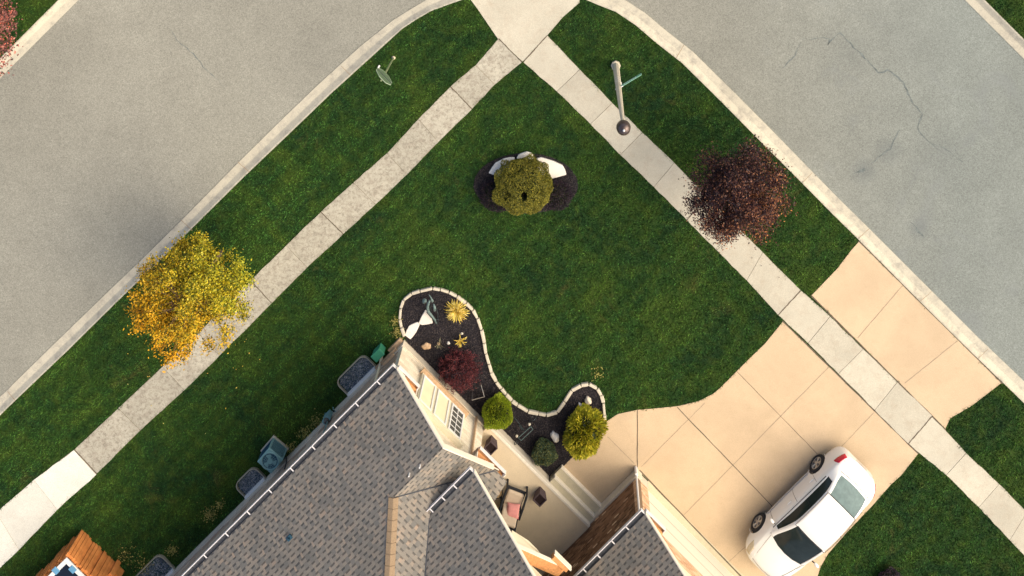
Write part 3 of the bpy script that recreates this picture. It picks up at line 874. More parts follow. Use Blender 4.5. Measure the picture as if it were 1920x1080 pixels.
ball_shrub('round_shrub', 'round lime green clipped shrub beside the white house wall', 931, 773, 0.50, 0.95, lime, 9000, 0.07, 0.16, 0.35, seed=5, radial=True, wf=.3)
yg = lm('yellow_green', [(0.16, 0.19, 0.015), (0.34, 0.34, 0.02), (0.48, 0.44, 0.03), (0.62, 0.50, 0.05)])
ball_shrub('bushy_shrub', 'bright yellow green shrub at the edge of the driveway', 1096, 812, 0.62, 1.15, yg, 8500, 0.14, 0.30, 0.6, seed=6, sq=1.12, radial=True, wf=.3)
dg = lm('dark_green_leaves', [(0.022, 0.045, 0.025), (0.045, 0.080, 0.045), (0.09, 0.12, 0.05), (0.20, 0.20, 0.06)])
ball_shrub('low_bush', 'small dark green bush in the mulch near the porch steps', 1020, 847, 0.41, 0.55, dg, 6000, 0.06, 0.28, 0.6, seed=7)
bar = lm('barberry', [(0.035, 0.008, 0.014), (0.07, 0.014, 0.022), (0.12, 0.025, 0.032), (0.22, 0.05, 0.05)])
M['red_twig'] = plain('red_twig', (0.16, 0.04, 0.04), 0.8, var=0.3)
def barberry():
    x, y, _ = W(859, 699, .55)
    root = thing('barberry_shrub', 'dark crimson barberry shrub against the white house wall', 'shrub', (x, y, 0))
    tw = MB(); pts = []
    for i in range(230):
        e = rand_unit(1)[0]; e[2] = abs(e[2]) * .9 + .12
        r = random.uniform(.55, 1.0)
        a = Vector((e[0] * .12, e[1] * .12, 0.05)); b = Vector((e[0] * .78 * r, e[1] * .80 * r, .12 + e[2] * .85 * r))
        pp = limb(tw, a, b, .010, .004, .18, 5, 3)
        for p in pp[2:]:
            for _ in range(14): pts.append(np.array(p) + RNG.normal(0, .045, 3))
    tw.build('twigs', M['red_twig'], root)
    fast_mesh('foliage', leaves(np.array(pts), .045, .022, .5), 4, bar, root)
    q = rand_unit(2500) * RNG.uniform(.2, .8, (2500, 1)) * np.array([.6, .65, .5]); q[:, 2] += .5; q = q[q[:, 2] > .03]
    fast_mesh('inner_foliage', leaves(q, .05, .03, .5), 4, dpur, root)
barberry()
dp = ball_shrub('low_shrub', 'dark bluish shrub tip at the bottom edge of the right lawn', 1668, 1088, 0.38, 0.5, dpur, 2500, 0.05, 0.2, 0.5, seed=9)

M['yblade'] = leaf_mat('yellow_blade', [(0.55, 0.40, 0.04), (0.75, 0.58, 0.10), (0.85, 0.72, 0.25), (0.62, 0.36, 0.05)], 0.6).m
M['dblade'] = leaf_mat('dull_blade', [(0.20, 0.20, 0.12), (0.34, 0.32, 0.18)], 0.6).m
def tuft(u, v, r, n, mat, label, hh=.45, wd=.016):
    x, y, _ = W(u, v, hh * .4)
    root = thing('ornamental_grass', label, 'plant', (x, y, 0))
    V = []
    for i in range(n):
        th = random.uniform(0, 2 * math.pi); rr = r * random.uniform(.35, 1.05); hz = hh * random.uniform(.4, 1.0) * (1.25 - rr / r * .6)
        dx, dy = math.cos(th), math.sin(th); sx, sy = -dy * wd, dx * wd
        mids = [(0.02, 0.0), (rr * .4, hz * .75), (rr * .8, hz), (rr, hz * .78)]
        for k in range(3):
            a, b = mids[k], mids[k + 1]; w0 = 1 - .25 * k; w1 = 1 - .25 * (k + 1) if k < 2 else .1
            V += [(dx * a[0] - sx * w0, dy * a[0] - sy * w0, a[1]), (dx * b[0] - sx * w1, dy * b[0] - sy * w1, b[1]), (dx * b[0] + sx * w1, dy * b[0] + sy * w1, b[1]), (dx * a[0] + sx * w0, dy * a[0] + sy * w0, a[1])]
    fast_mesh('blades', np.array(V), 4, mat, root)
    cr = MB(); cr.lathe([(0.0, .05), (.05, .04), (.06, .0)], n=10); cr.build('crown', M['tan'], root)
tuft(856, 583, .44, 170, M['yblade'], 'large spiky yellow grass tuft in the mulch bed')
tuft(863, 640, .26, 34, M['yblade'], 'small spiky yellow grass tuft above the crimson shrub', .3)
tuft(822, 646, .22, 16, M['dblade'], 'thin dull grass tuft near the white house wall', .2, .008)

# weeds along the house's left side
M['weed'] = leaf_mat('weed', [(0.20, 0.20, 0.05), (0.38, 0.34, 0.10), (0.50, 0.40, 0.12), (0.10, 0.14, 0.03)], 0.7).m
P = []
for (u, v, r, n) in [(600, 790, .35, 260), (575, 812, .3, 220), (548, 838, .25, 150), (395, 962, .28, 200), (412, 945, .2, 90), (325, 1030, .22, 140), (745, 620, .25, 170), (742, 600, .2, 110), (1120, 700, .3, 60), (270, 1060, .4, 130), (240, 1040, .4, 80)]:
    x, y = XY(u, v); a = RNG.normal(0, r * .45, (n, 2)); P.append(np.stack([x + a[:, 0], y + a[:, 1], RNG.uniform(.03, .1, n)], 1))
tag(fast_mesh('weeds', leaves(np.concatenate(P), .05, .03, 1.0), 4, M['weed']), 'dry yellowish weeds growing along the foundation', 'weeds', kind='stuff')

P = []
for (u, v, n, r_, mt_) in ((360, 640, 45, 1.3, 'y'), (1390, 400, 60, 1.3, 'p')):
    x, y = XY(u, v); a = RNG.normal(0, r_, (n, 2)); P.append((mt_, np.stack([x + a[:, 0], y + a[:, 1], np.full(n, .055)], 1)))
tag(fast_mesh('fallen_leaves', leaves(P[0][1], .055, .035, 3.0), 4, M['yblade']), 'scattered yellow leaves fallen round the golden tree', 'fallen leaves', kind='stuff')
tag(fast_mesh('fallen_leaves', leaves(P[1][1], .05, .03, 3.0), 4, dpur), 'scattered dark leaves fallen round the purple tree', 'fallen leaves', kind='stuff')

# ------------------------------------------------------------------ house   (local frame: x = p, y = q)
HO = (-1.29, -3.81, 0)
hx, hy = xy(HO[0], HO[1])
house = thing('house', 'grey shingled house with cream front wall and brown brick garage wing', 'house', (hx, hy, 0), -math.pi / 4)
def hb(mb, name, mat, parent=house, **kw):
    return mb.build(name, mat, parent, off=HO, **kw)
def hbl(mb, name, mat, label, **kw):
    o = hb(mb, name, mat, **kw); o['label'] = label; return o

# -- front gable wing (A)
SA = 0.6
AE, AP = 2.85, 4.20            # eave, ridge height
a_l, a_m, a_r, a_q = -1.65, 0.6, 2.85, -3.2
TH = 0.06
g = MB()
# left plane of wing + main roof up to the hip
g.slab3([(a_l, a_q, AE), (a_m, a_q, AP), (a_m, -5.27, AP), (4.6, -9.27, 6.6), (4.6, -20, 6.6), (a_l, -20, AE)], TH)
hbl(g, 'roof', M['shingle'], 'left roof slope of grey shingles')
g = MB(); g.slab3([(a_m, a_q, AP), (a_m, -5.27, AP), (2.67, a_q, 2.96), (a_r, a_q, AE)][::-1], TH)
hbl(g, 'roof', M['shingle'], 'sunlit small roof slope right of the front gable ridge')
g = MB()
mf = lambda q: 4.2 + .6 * (-5.27 - q)
g.slab3([(a_m, -5.27, 4.2), (2.67, a_q, mf(a_q)), (3.2, a_q, mf(a_q)), (3.2, -5, mf(-5)), (12, -5, mf(-5)), (12, -9.27, 6.6), (4.6, -9.27, 6.6)], TH)
hbl(g, 'roof', M['shingle'], 'front main roof slope')
g = MB(); g.slab3([(4.6, -9.27, 6.6), (12, -9.27, 6.6), (12, -20, 3.0), (4.6, -20, 6.6)], TH)
hb(g, 'roof', M['shingle'])
# hip and ridge caps
M['cap'] = plain('ridge_cap', (0.31, 0.225, 0.14), 0.9, var=0.15, scale=30, bump=0.3)  # orange tan stands for sunlight on the hip, put into the colour
def cap(a, b, n, name='ridge_cap'):
    g = MB(); a = Vector(a); b = Vector(b); e = (b - a); sd_ = Vector((-e.y, e.x, 0)).normalized()
    for i in range(n):
        s0 = a + e * (i / n); s1 = a + e * ((i + 1) / n); z0 = .032; z1 = .015
        L = sd_ * .15
        drop = Vector((0, 0, -.045))
        g.add([s0 + Vector((0, 0, z0)), s1 + Vector((0, 0, z1)), s1 + L + drop + Vector((0, 0, z1)), s0 + L + drop + Vector((0, 0, z0)), s1 - L + drop + Vector((0, 0, z1)), s0 - L + drop + Vector((0, 0, z0)), s0 + L + drop, s0 - L + drop, s0],
              [(0, 1, 2, 3), (1, 0, 5, 4), (0, 3, 6, 8), (0, 8, 7, 5)])
    return hb(g, name, M['cap'], fix=False)
cap((a_m, -5.27, AP + .01), (4.6, -9.27, 6.61), 22)
# valley flashing
g = MB(); ribbon(g, [(a_m + .02, -5.27, AP + .004), (2.68, a_q - .02, 2.975)], .07)
hb(g, 'valley', M['gutdark'], fix=False)
g = MB(); ribbon(g, [(1.84, -5.03, 4.06), (4.6, -8.02, 5.87)], .05)
hb(g, 'valley', M['gutdark'], fix=False)

def rake(pts, t=0.10, dz=0.20, mat='trim', name='fascia'):
    """sloping fascia board along front rake; pts (p,q,z) along the roof edge"""
    g = MB()
    for i in range(len(pts) - 1):
        a, b = Vector(pts[i]), Vector(pts[i + 1])
        g.extr([a + Vector((0, .003, .012)), b + Vector((0, .003, .012)), b + Vector((0, .003, -dz)), a + Vector((0, .003, -dz))], (0, .035, 0))
    return hb(g, name, M[mat])
rake([(a_l, a_q, AE), (a_m, a_q, AP), (2.6, a_q, 3.0)])
# soffit behind fascia
g = MB(); g.extr([(a_l + .1, a_q, AE - .1), (a_m, a_q, AP - .16), (a_r, a_q, AE - .1), (a_r, a_q, AE - .13), (a_m, a_q, AP - .19), (a_l + .1, a_q, AE - .13)], (0, -.58, 0))
hb(g, 'soffit', M['trim'])

# walls of the wing
def wall_box(p0, p1, q0, q1, z0, z1, mat, name='wall', **kw):
    g = MB(); g.box(p0, p1, q0, q1, z0, z1); return hb(g, name, M[mat], **kw)
g = MB(); g.extr([(-1.29, -3.81, .32), (2.5, -3.81, .32), (2.5, -3.81, AE - .05), (.605, -3.81, AP - .25), (-1.29, -3.81, AE - .05)], (0, -.2, 0))
o = hb(g, 'wall', M['cream']); o['label'] = 'cream gable wall facing the street'
wall_box(-1.29, -1.09, -20, -4.01, .32, 2.68, 'sidewall')
wall_box(2.3, 2.5, -9, -4.01, .32, 2.85, 'cream')
# foundation
g = MB(); g.box(-1.335, -1.10, -20, -4.02, -.02, .32); g.box(-1.335, 2.55, -4.018, -3.765, -.02, .318)
hb(g, 'foundation', M['found'])
# water table ledge and light band on the left wall
g = MB(); g.box(-1.325, -1.292, -20, -4.0, .95, 1.05); hb(g, 'trim_band', M['tan'])
# window group on the front wall
win = MB(); win.box(-.36, 1.60, -3.808, -3.70, .80, 2.32)
wf = hb(win, 'window', M['siding'], bevel=.02)
g = MB(); g.box(-.42, 1.68, -3.808, -3.60, .70, .797); hbl(g, 'window_sill', M['tan'], 'tan sill below the window group').parent = house
g = MB(); g.box(-.42, 1.66, -3.808, -3.64, 2.323, 2.40); hb(g, 'window_head', M['siding'])
fr = MB()
for x0 in (-.30, .35, 1.0):
    fr.box(x0, x0 + .05, -3.699, -3.66, .90, 2.22); fr.box(x0 + .49, x0 + .54, -3.699, -3.66, .90, 2.22)
    fr.box(x0 + .052, x0 + .488, -3.699, -3.66, .90, .95); fr.box(x0 + .052, x0 + .488, -3.699, -3.66, 2.17, 2.22)
hb(fr, 'window_frame', M['white'])
for x0, mt in ((-.30, 'blind'), (.35, 'blind'), (1.0, 'wglass')):
    g = MB(); g.box(x0 + .052, x0 + .488, -3.699, -3.685, .952, 2.168); hb(g, 'pane', M[mt])
g = MB()
for k in (1,): g.box(1.0 + .26, 1.0 + .285, -3.684, -3.670, .952, 2.168)
for k in range(1, 5): g.box(1.053, 1.487, -3.6835, -3.6715, .952 + k * .243, .972 + k * .243)
hb(g, 'muntin', M['white'])
# downspout on the front wall
g = MB(); g.tube([(2.12, -3.75, .25), (2.12, -3.75, 2.5), (2.3, -3.5, 2.7)], .038, 8); hb(g, 'downspout', M['tan'])
# left gutter: trough with dark inside and white lip and straps
def gutter(p, q0, q1, z, side=-1, straps=0.95, name='gutter'):
    g = MB(); w0, w1 = (p - .165, p) if side < 0 else (p, p + .165)
    lip = w0 if side < 0 else w1
    g.box(w0, w1, q0, q1, z - .11, z - .09)
    g.box(lip - .012, lip + .014, q0, q1, z - .09, z + .012)
    g.box(w0, w1, q1 - .02, q1, z - .09, z + .01)
    o = hb(g, name, M['gutter'])
    g = MB(); g.box(w0 + .016, w1 - .005, q0, q1 - .03, z - .0895, z - .03); hb(g, 'gutter_bed', M['gutdark'])
    g = MB(); q = q1 - .7
    while q > q0:
        g = MB(); g.box(w0, w1 + .03, q - .016, q + .016, z + .013, z + .022); q -= straps
        hb(g, 'gutter_strap', M['gutter'])
gutter(a_l + .01, -20, a_q, AE - .04)
# cornice returns: little roofs closing the ends of the gables
M['ret'] = plain('return_shingle', (0.62, 0.30, 0.12), 0.85, var=0.25, scale=18, bump=0.3)
def cornice(p0, p1, q_wall, q_out, z, gut=True, gp=None):
    gp = p0 if gp is None else gp
    g = MB(); n = Vector((0, 0, 0))
    g.extr([(p0, q_wall, z + .22), (p0, q_out, z - .02), (p0, q_out, z - .22), (p0, q_wall, z - .22)], (p1 - p0, 0, 0))
    hb(g, 'cornice_return', M['ret'])
    if gut:
        g = MB(); g.box(gp, p1, q_out, q_out + .11, z - .17, z - .15); g.box(gp, p1, q_out + .10, q_out + .125, z - .15, z - .01)
        g.box(p1 - .02, p1 + .005, q_out, q_out + .12, z - .149, z - .012)
        hb(g, 'gutter', M['gutter'])
        g = MB(); g.box(p0 + .01, p1 - .03, q_out + .002, q_out + .098, z - .149, z - .12); hb(g, 'gutter_bed', M['tan'])
    g = MB(); g.box(p0 if p0 > .6 else p1, (p0 if p0 > .6 else p1) + .03, q_wall, q_out, z - .2, z + .235); hb(g, 'fascia', M['trim'])
cornice(-1.22, -.72, -3.81, -3.25, 2.80, gp=-1.62)
cornice(1.95, 3.05, -3.81, -3.25, 2.80)
g = MB(); g.box(3.055, 3.09, -4.3, -3.13, 2.62, 2.83); hb(g, 'fascia', M['trim'])
g = MB(); g.slab3([(2.86, -3.25, 2.83), (3.05, -3.25, 2.72), (3.05, -4.4, 2.72), (2.86, -4.4, 2.83)], .05); hb(g, 'cornice_return', M['ret'])

# -- tall entry gable (B)
b_l, b_m, b_r, b_q, BE, BP = 1.82, 4.6, 7.38, -3.14, 4.04, 5.85
g = MB(); g.slab3([(b_l, b_q, BE), (b_m, b_q, BP), (b_m, -8.02, BP), (b_l, -5.02, BE)], TH)
hbl(g, 'roof', M['shingle'], 'left slope of the tall entry gable')
g = MB(); g.slab3([(b_r, b_q, BE), (b_m, b_q, BP), (b_m, -8.02, BP), (b_r, -5.02, BE)], TH)
hb(g, 'roof', M['shingle'])
rake([(b_l, b_q, BE), (b_m, b_q, BP), (b_r, b_q, BE)], dz=.14)
gutter(b_l + .01, -5.0, b_q, BE - .03, straps=.5)
wall_box(2.05, 2.2, -5.4, -3.56, 2.7, 3.96, 'cream')
wall_box(7.05, 7.2, -5.4, -3.56, 2.7, 3.96, 'cream')
# entry gable wall and the small arched gable nested in front of it
g = MB(); g.extr([(2.2, -3.56, 4.0), (3.0, -3.56, 4.40), (3.7, -3.56, 4.65), (5.6, -3.56, 4.60), (7.1, -3.56, 3.9), (7.1, -3.56, 4.05), (4.6, -3.56, 5.70), (2.2, -3.56, 4.14)], (0, -.15, 0))
hb(g, 'wall', M['siding'])
cz = lambda p: 5.15 - .52 * (p - 3.72)
g = MB(); g.slab3([(3.72, -3.22, cz(3.72)), (5.80, -3.22, cz(5.80)), (5.80, -3.555, cz(5.80)), (3.72, -3.555, cz(3.72))], .05)
hb(g, 'cornice_return', M['ret'])
rake([(3.72, -3.22, cz(3.72)), (5.75, -3.22, cz(5.75))], dz=.12)
g = MB(); g.extr([(3.60, -3.24, 4.95), (3.72, -3.24, 4.98), (5.72, -3.24, cz(5.72) - .06), (5.70, -3.24, 3.98), (5.45, -3.24, 4.12), (5.16, -3.24, 4.33), (4.92, -3.24, 4.45), (4.6, -3.24, 4.37), (4.27, -3.24, 4.37), (3.83, -3.24, 4.52), (3.60, -3.24, 4.60)], (0, -.25, 0))
hb(g, 'wall', M['siding'])
g = MB(); g.extr([(5.17, -3.20, 4.33), (5.80, -3.20, 4.22), (5.80, -3.20, 4.06), (5.17, -3.20, 4.10)], (0, .14, 0)); hb(g, 'cornice_return', M['ret'])
g = MB(); g.box(5.15, 5.84, -3.055, -3.01, 4.10, 4.27); hb(g, 'fascia', M['trim'])

# -- porch and steps
pf = MB(); pf.prism([(2.52, -3.62), (7.24, -3.62), (7.24, -9.0), (2.52, -9.0)], -.02, .50)
po = hb(pf, 'porch', M['porch'])
g = MB(); g.box(2.52, 7.23, -3.62, -3.54, .30, .515); hb(g, 'porch_edge', M['trim'], bevel=.01)
g = MB(); g.box(2.56, 5.33, -3.62, -3.56, -.02, .298); hb(g, 'porch_edge', M['found'])
for (q1, z) in ((-3.30, .335), (-2.98, .17)):
    g = MB(); g.box(5.34, 7.22, -3.535, q1 - .055, -.02, z); hb(g, 'step', M['apron'])
    g = MB(); g.box(5.34, 7.22, q1 - .053, q1, -.02, z + .006); hb(g, 'step_nosing', M['trim'], bevel=.008)
g = MB(); g.box(2.6, 7.2, -9.1, -9.0, .5, 3.6); hb(g, 'wall', M['cream'])

# -- garage wing
gl, gm_, gr, gq, GE, GSl = 7.0, 10.25, 13.5, -.95, 2.82, .70
GP = GE + GSl * (gm_ - gl)
g = MB(); g.slab3([(gl, gq, GE), (gm_, gq, GP), (gm_, -9.3, GP), (gl, -9.3, GE)], TH)
hbl(g, 'roof', M['shingle'], 'left slope of the garage roof')
g = MB(); g.slab3([(gr, gq, GE), (gm_, gq, GP), (gm_, -9.3, GP), (gr, -9.3, GE)], TH); hb(g, 'roof', M['shingle'])
rake([(gl, gq, GE), (gm_, gq, GP), (gr, gq, GE)], dz=.16)
gutter(gl + .01, -9.3, gq, GE - .04, straps=.62)
wall_box(7.26, 7.45, -9.0, -1.56, .36, GE - .1, 'brick')
g = MB(); g.box(7.20, 7.45, -9.0, -1.36, -.02, .36); g.box(7.452, 7.80, -1.61, -1.36, -.02, .36); g.box(7.20, 7.449, -1.358, -1.30, -.02, .35); 
hb(g, 'foundation', M['found'])
g = MB(); g.extr([(7.26, -1.38, .36), (7.78, -1.38, .36), (7.78, -1.38, 2.02), (13.0, -1.38, 2.02), (13.0, -1.38, GE - .1), (gm_, -1.38, GP - .3), (7.26, -1.38, GE - .1)], (0, -.18, 0))
M['sun_painted'] = brick_mat('sun_painted_brick', [(0, (0.42, 0.22, 0.12)), (0.4, (0.60, 0.36, 0.22)), (0.8, (0.72, 0.48, 0.30)), (1, (0.78, 0.58, 0.38))], (0.62, 0.45, 0.3), 0.22, 0.075, 0.012)  # lighter, warmer copy of the garage brick; sunlight put into the colour
o = hb(g, 'wall', M['sun_painted']); o['label'] = 'peach brick front wall over the garage door'
g = MB(); g.extr([(7.26, -1.36, GE - .12), (13.0, -1.36, GE - .12), (gm_, -1.36, GP - .25)], (0, .03, 0)); o = hb(g, 'gable_panel', M['siding'])
g = MB(); g.box(7.79, 12.9, -1.62, -1.56, .0, 2.02)
gd = hb(g, 'garage_door', M['door'])
g = MB()
for k in range(1, 4): g.box(7.79, 12.9, -1.5595, -1.5555, .55 * k, .55 * k + .018)
hb(g, 'door_groove', M['jointf'])
g = MB(); g.box(7.79, 13.4, -1.56, -1.32, -.02, .020); hb(g, 'threshold', M['apron'])
cornice(7.30, 7.85, -1.38, -1.0, 2.76, gp=7.0)
for qz in (0,):
    g = MB(); g.tube([(7.16, -1.30, .05), (7.16, -1.30, .42)], .055, 8); hb(g, 'downspout', M['white'])
    g = MB(); g.tube([(7.18, -1.32, .40), (7.18, -1.33, 2.45), (7.10, -1.1, 2.66)], .036, 8); hb(g, 'downspout', M['white'])
g = MB(); g.box(7.30, 7.42, -1.378, -1.366, .36, 2.6); hb(g, 'trim_board', M['bark'])
# roof vents / pipe boots
def vent(u, v, s):
    # on the left slope : solve height along the view line
    h = 3.5
    for _ in range(20):
        x, y, _z = W(u, v, h); p, q = pq(x, y); h = AE + SA * (p - a_l)
    g = MB(); g.tube([(p, q, h - .02), (p, q, h + s * 1.6)], s * .5, 10); g.box(p - s, p + s, q - s * 1.2, q + s * 1.2, h - .01, h + .035)
    hb(g, 'roof_vent', M['teal_dark'])
vent(543, 1008, .075)
for (u, v) in ((788, 871), (768, 887)):
    h = 4.0
    for _ in range(20):
        x, y, _z = W(u, v, h); p, q = pq(x, y); h = AE + SA * (p - a_l)
    g = MB(); g.tube([(p, q, h), (p, q, h + .16)], .022, 6)
    hb(g, 'vent_pipe', M['white'])

# -- left side equipment: window wells, air conditioner, boxes, downspout
def local_thing(name, label, cat, p, q, group=None):
    X, Y = xy(p, q); return thing(name, label, cat, (X, Y, 0), -math.pi / 4, group)
def well(q0, q1, dep, label, stuff=True):
    cq = (q0 + q1) / 2; hw = abs(q1 - q0) / 2
    r = local_thing('window_well', label, 'window well', -1.36, cq)
    # U shaped rim
    pts = []
    rr = .20
    pts.append((0, -hw)); pts.append((-dep + rr, -hw))
    for k in range(1, 6): a = math.pi / 2 * k / 6; pts.append((-dep + rr - rr * math.sin(a), -hw + rr - rr * math.cos(a)))
    pts.append((-dep, -hw + rr)); pts.append((-dep, hw - rr))
    for k in range(1, 6): a = math.pi / 2 * k / 6; pts.append((-dep + rr - rr * math.cos(a), hw - rr + rr * math.sin(a)))
    pts.append((-dep + rr, hw)); pts.append((0, hw))
    g = MB(); n = len(pts); t = .028
    for i in range(n - 1):
        a, b = Vector(pts[i]), Vector(pts[i + 1]); e = (b - a).normalized(); nn = Vector((-e.y, e.x)) * t
        q = [(a.x, a.y), (b.x, b.y), (b.x + nn.x, b.y + nn.y), (a.x + nn.x, a.y + nn.y)]
        g.prism(q, -.1, .10)
    g.build('rim', M['well'], r)
    g = MB(); g.box(-.06, .02, -hw, hw, -.02, .16); g.build('sill', M['white'], r)
    g = MB(); g.prism([(x * .96, y * .97) for x, y in pts], -.05, .012); g.build('bed', M['teal_dark'], r)
    cc = scatter([(x * .93, y * .95) for x, y in pts], 2600); c3 = np.concatenate([cc, RNG.uniform(.015, .04, (len(cc), 1))], 1)
    o = fast_mesh('gravel', leaves(c3, .045, .035, 2.5), 4, M['gravel'], r); o['kind'] = 'stuff'
well(-6.36, -5.06, .60, 'window well with blue gravel nearest the front corner of the house')
well(-11.2, -10.3, .55, 'narrow window well just below the air conditioner')
well(-16.1, -14.6, .72, 'window well by the bottom edge near the cedar enclosure')

ac = local_thing('air_conditioner', 'teal air conditioner with a round top fan beside the house wall', 'air conditioner', -1.80, -9.42)
ac.rotation_euler = (0, 0, -math.pi / 4 + .08)
g = MB(); g.box(-.34, .34, -.34, .34, 0, .05); g.build('pad', M['stone'], ac)
g = MB(); g.box(-.31, .31, -.31, .31, .05, .62); g.build('case', M['teal'], ac, bevel=.03)
g = MB()
for i in range(14):
    z = .12 + i * .034
    g.box(-.316, .316, -.25, .25, z, z + .012); g.box(-.25, .25, -.316, .316, z + .001, z + .011)
g.build('louvre', M['teal_dark'], ac)
g = MB()
g.lathe([(.25, 0), (.265, .03), (.30, .03), (.30, 0)], (0, 0, .62)); g.build('fan_ring', M['teal'], ac, smooth=True)
g = MB(); g.cyl((0, 0), .248, .621, .628); g.build('fan_well', M['teal_dark'], ac)
g = MB()
for k in range(3):
    a = 2 * math.pi * k / 3
    pts = []
    for t in range(7):
        b = a + t * .15; pts.append((.22 * math.cos(b), .22 * math.sin(b)))
    pts.append((.07 * math.cos(a + .5), .07 * math.sin(a + .5))); pts.append((.07 * math.cos(a), .07 * math.sin(a)))
    g.prism(pts, .629, .637)
g.cyl((0, 0), .09, .629, .65)
g.build('fan', M['teal'], ac)
g = MB()
for k in range(16):
    a = 2 * math.pi * k / 16; g.tube([(.08 * math.cos(a), .08 * math.sin(a), .662), (.26 * math.cos(a), .26 * math.sin(a), .652)], .004, 4)
for rr in (.13, .19): g.tube([(rr * math.cos(2 * math.pi * k / 24), rr * math.sin(2 * math.pi * k / 24), .66) for k in range(25)], .004, 4)
g.build('guard', M['teal'], ac)
# refrigerant line
g = MB(); g.tube([(.30, .15, .35), (.42, .22, .30), (.45, .25, .45), (.47, .30, .9)], .022, 6); g.build('pipe', M['iron'], ac)

def box_thing(name, label, cat, u, v, h, dx, dy, mat, lid=None, rot=-math.pi / 4):
    x, y, _ = W(u, v, h)
    r = thing(name, label, cat, (x, y, 0), rot)
    g = MB(); g.box(-dx / 2, dx / 2, -dy / 2, dy / 2, 0, h - .04); g.build('body', mat, r, bevel=.02)
    g = MB(); g.box(-dx / 2 - .02, dx / 2 + .02, -dy / 2 - .02, dy / 2 + .02, h - .038, h); g.build('lid', lid or mat, r, bevel=.03)
    return r
box_thing('utility_box', 'bright green utility box on the lawn near the front corner of the house', 'utility box', 708, 667, .42, .24, .36, M['green_box'])
# electricity meter, hung on the wall
x, y, z = W(586, 800, 1.3)
p_, q_ = pq(x, y)
mt = local_thing('utility_meter', 'small teal meter box on the left house wall', 'meter', -1.33, q_)
g = MB(); g.box(-.16, 0, -.14, .14, .15, .55); g.build('box', M['teal'], mt, bevel=.02)
g = MB(); g.lathe([(0, .1), (.07, .09), (.09, .0)], (-.09, .02, .55), 16); g.build('dial', M['wglass'], mt, smooth=True)
g = MB(); g.tube([(-.05, .06, .5), (-.05, .06, 1.9)], .018, 6); g.tube([(-.1, -.1, .2), (-.14, -.16, .0)], .015, 6); g.build('conduit', M['teal'], mt)
g = MB(); g.tube([(-1.40, -4.75, .10), (-1.55, -4.6, .06), (-1.40, -4.78, .25), (-1.36, -4.8, 2.5), (-1.6, -4.8, 2.7)], .04, 8); hb(g, 'downspout', M['siding'])
g = MB(); g.box(-1.43, -1.34, -5.0, -4.05, .22, .30); g.box(-1.42, -1.34, -4.6, -4.1, .5, .56); hb(g, 'ledge', M['tan'])
g = MB(); g.box(-1.50, -1.34, -4.35, -3.80, -.01, .14); hb(g, 'corner_block', M['tan'])
hs = local_thing('hose_bib', 'small hose tap on the wall above the green utility box', 'tap', -1.34, -6.9)
g = MB(); g.tube([(0, 0, .35), (-.12, 0, .35), (-.15, 0, .28)], .02, 6); g.build('spout', M['teal'], hs)
g = MB(); g.lathe([(.0, .0), (.04, .0), (.04, .012), (0, .012)], (-.08, 0, .40), 10); g.build('handle', M['iron'], hs)

# ------------------------------------------------------------------ porch furniture
PZ = .50
def planter(u, v, label):
    x, y, _ = W(u, v, PZ + .42)
    r = thing('planter', label, 'planter', (x, y, PZ), -math.pi / 4, None)
    s0, s1, hh = .125, .165, .42
    g = MB()
    def ringpts(s_, z): return [(-s_, -s_, z), (s_, -s_, z), (s_, s_, z), (-s_, s_, z)]
    vs = ringpts(s0, 0) + ringpts(s1, hh) + ringpts(s1 - .025, hh) + ringpts(s1 - .03, hh - .06)
    fs = [(3, 2, 1, 0)]
    for a in (0, 4, 8):
        for k in range(4): fs.append((a + k, a + (k + 1) % 4, a + 4 + (k + 1) % 4, a + 4 + k))
    g.add(vs, fs); g.build('pot', M['planter'], r)
    g = MB(); g.add(ringpts(s1 - .028, hh - .055), [(0, 1, 2, 3)]); g.build('soil', M['planter_in'], r)
planter(1012, 938, 'dark square planter in the open on the porch beside the armchair')
planter(920, 841, 'dark square planter against the right end of the white wall')

cx_, cy_, _ = W(962, 940, PZ + .40)
ch = thing('armchair', 'dark wicker armchair with cream cushions on the porch', 'armchair', (cx_, cy_, PZ), math.radians(-21))
ch.scale = (1.18, 1.05, 1)
# local: +y is the front of the chair, x across
g = MB(); g.box(-.27, .27, -.26, .30, .24, .30); g.build('seat_frame', M['wicker'], ch, bevel=.02)
for sx in (-1, 1):
    g = MB(); g.tube([(sx * .29, .36, .46), (sx * .30, .0, .56), (sx * .30, -.34, .62)], .032, 8); g.tube([(sx * .29, .35, .46), (sx * .29, .33, 0)], .03, 8); g.tube([(sx * .29, -.20, .56), (sx * .29, -.24, 0)], .025, 8); g.build('arm', M['wicker'], ch)
g = MB(); g.tube([(-.27, .31, .27), (.27, .31, .27)], .03, 8); g.build('front_rail', M['wicker'], ch)
g = MB(); g.extr([(-.29, -.28, .25), (.29, -.28, .25), (.28, -.52, .98), (-.28, -.52, .98)], (0, -.05, -.01)); g.build('backrest', M['wicker'], ch, bevel=.02)
g = MB(); g.box(-.235, .235, -.18, .29, .30, .42); g.build('seat_cushion', M['cushion'], ch, bevel=.05)
g = MB(); g.extr([(-.23, -.22, .36), (.23, -.22, .36), (.22, -.45, .95), (-.22, -.45, .95)], (0, .10, .03)); g.build('back_cushion', M['cushion'], ch, bevel=.04)
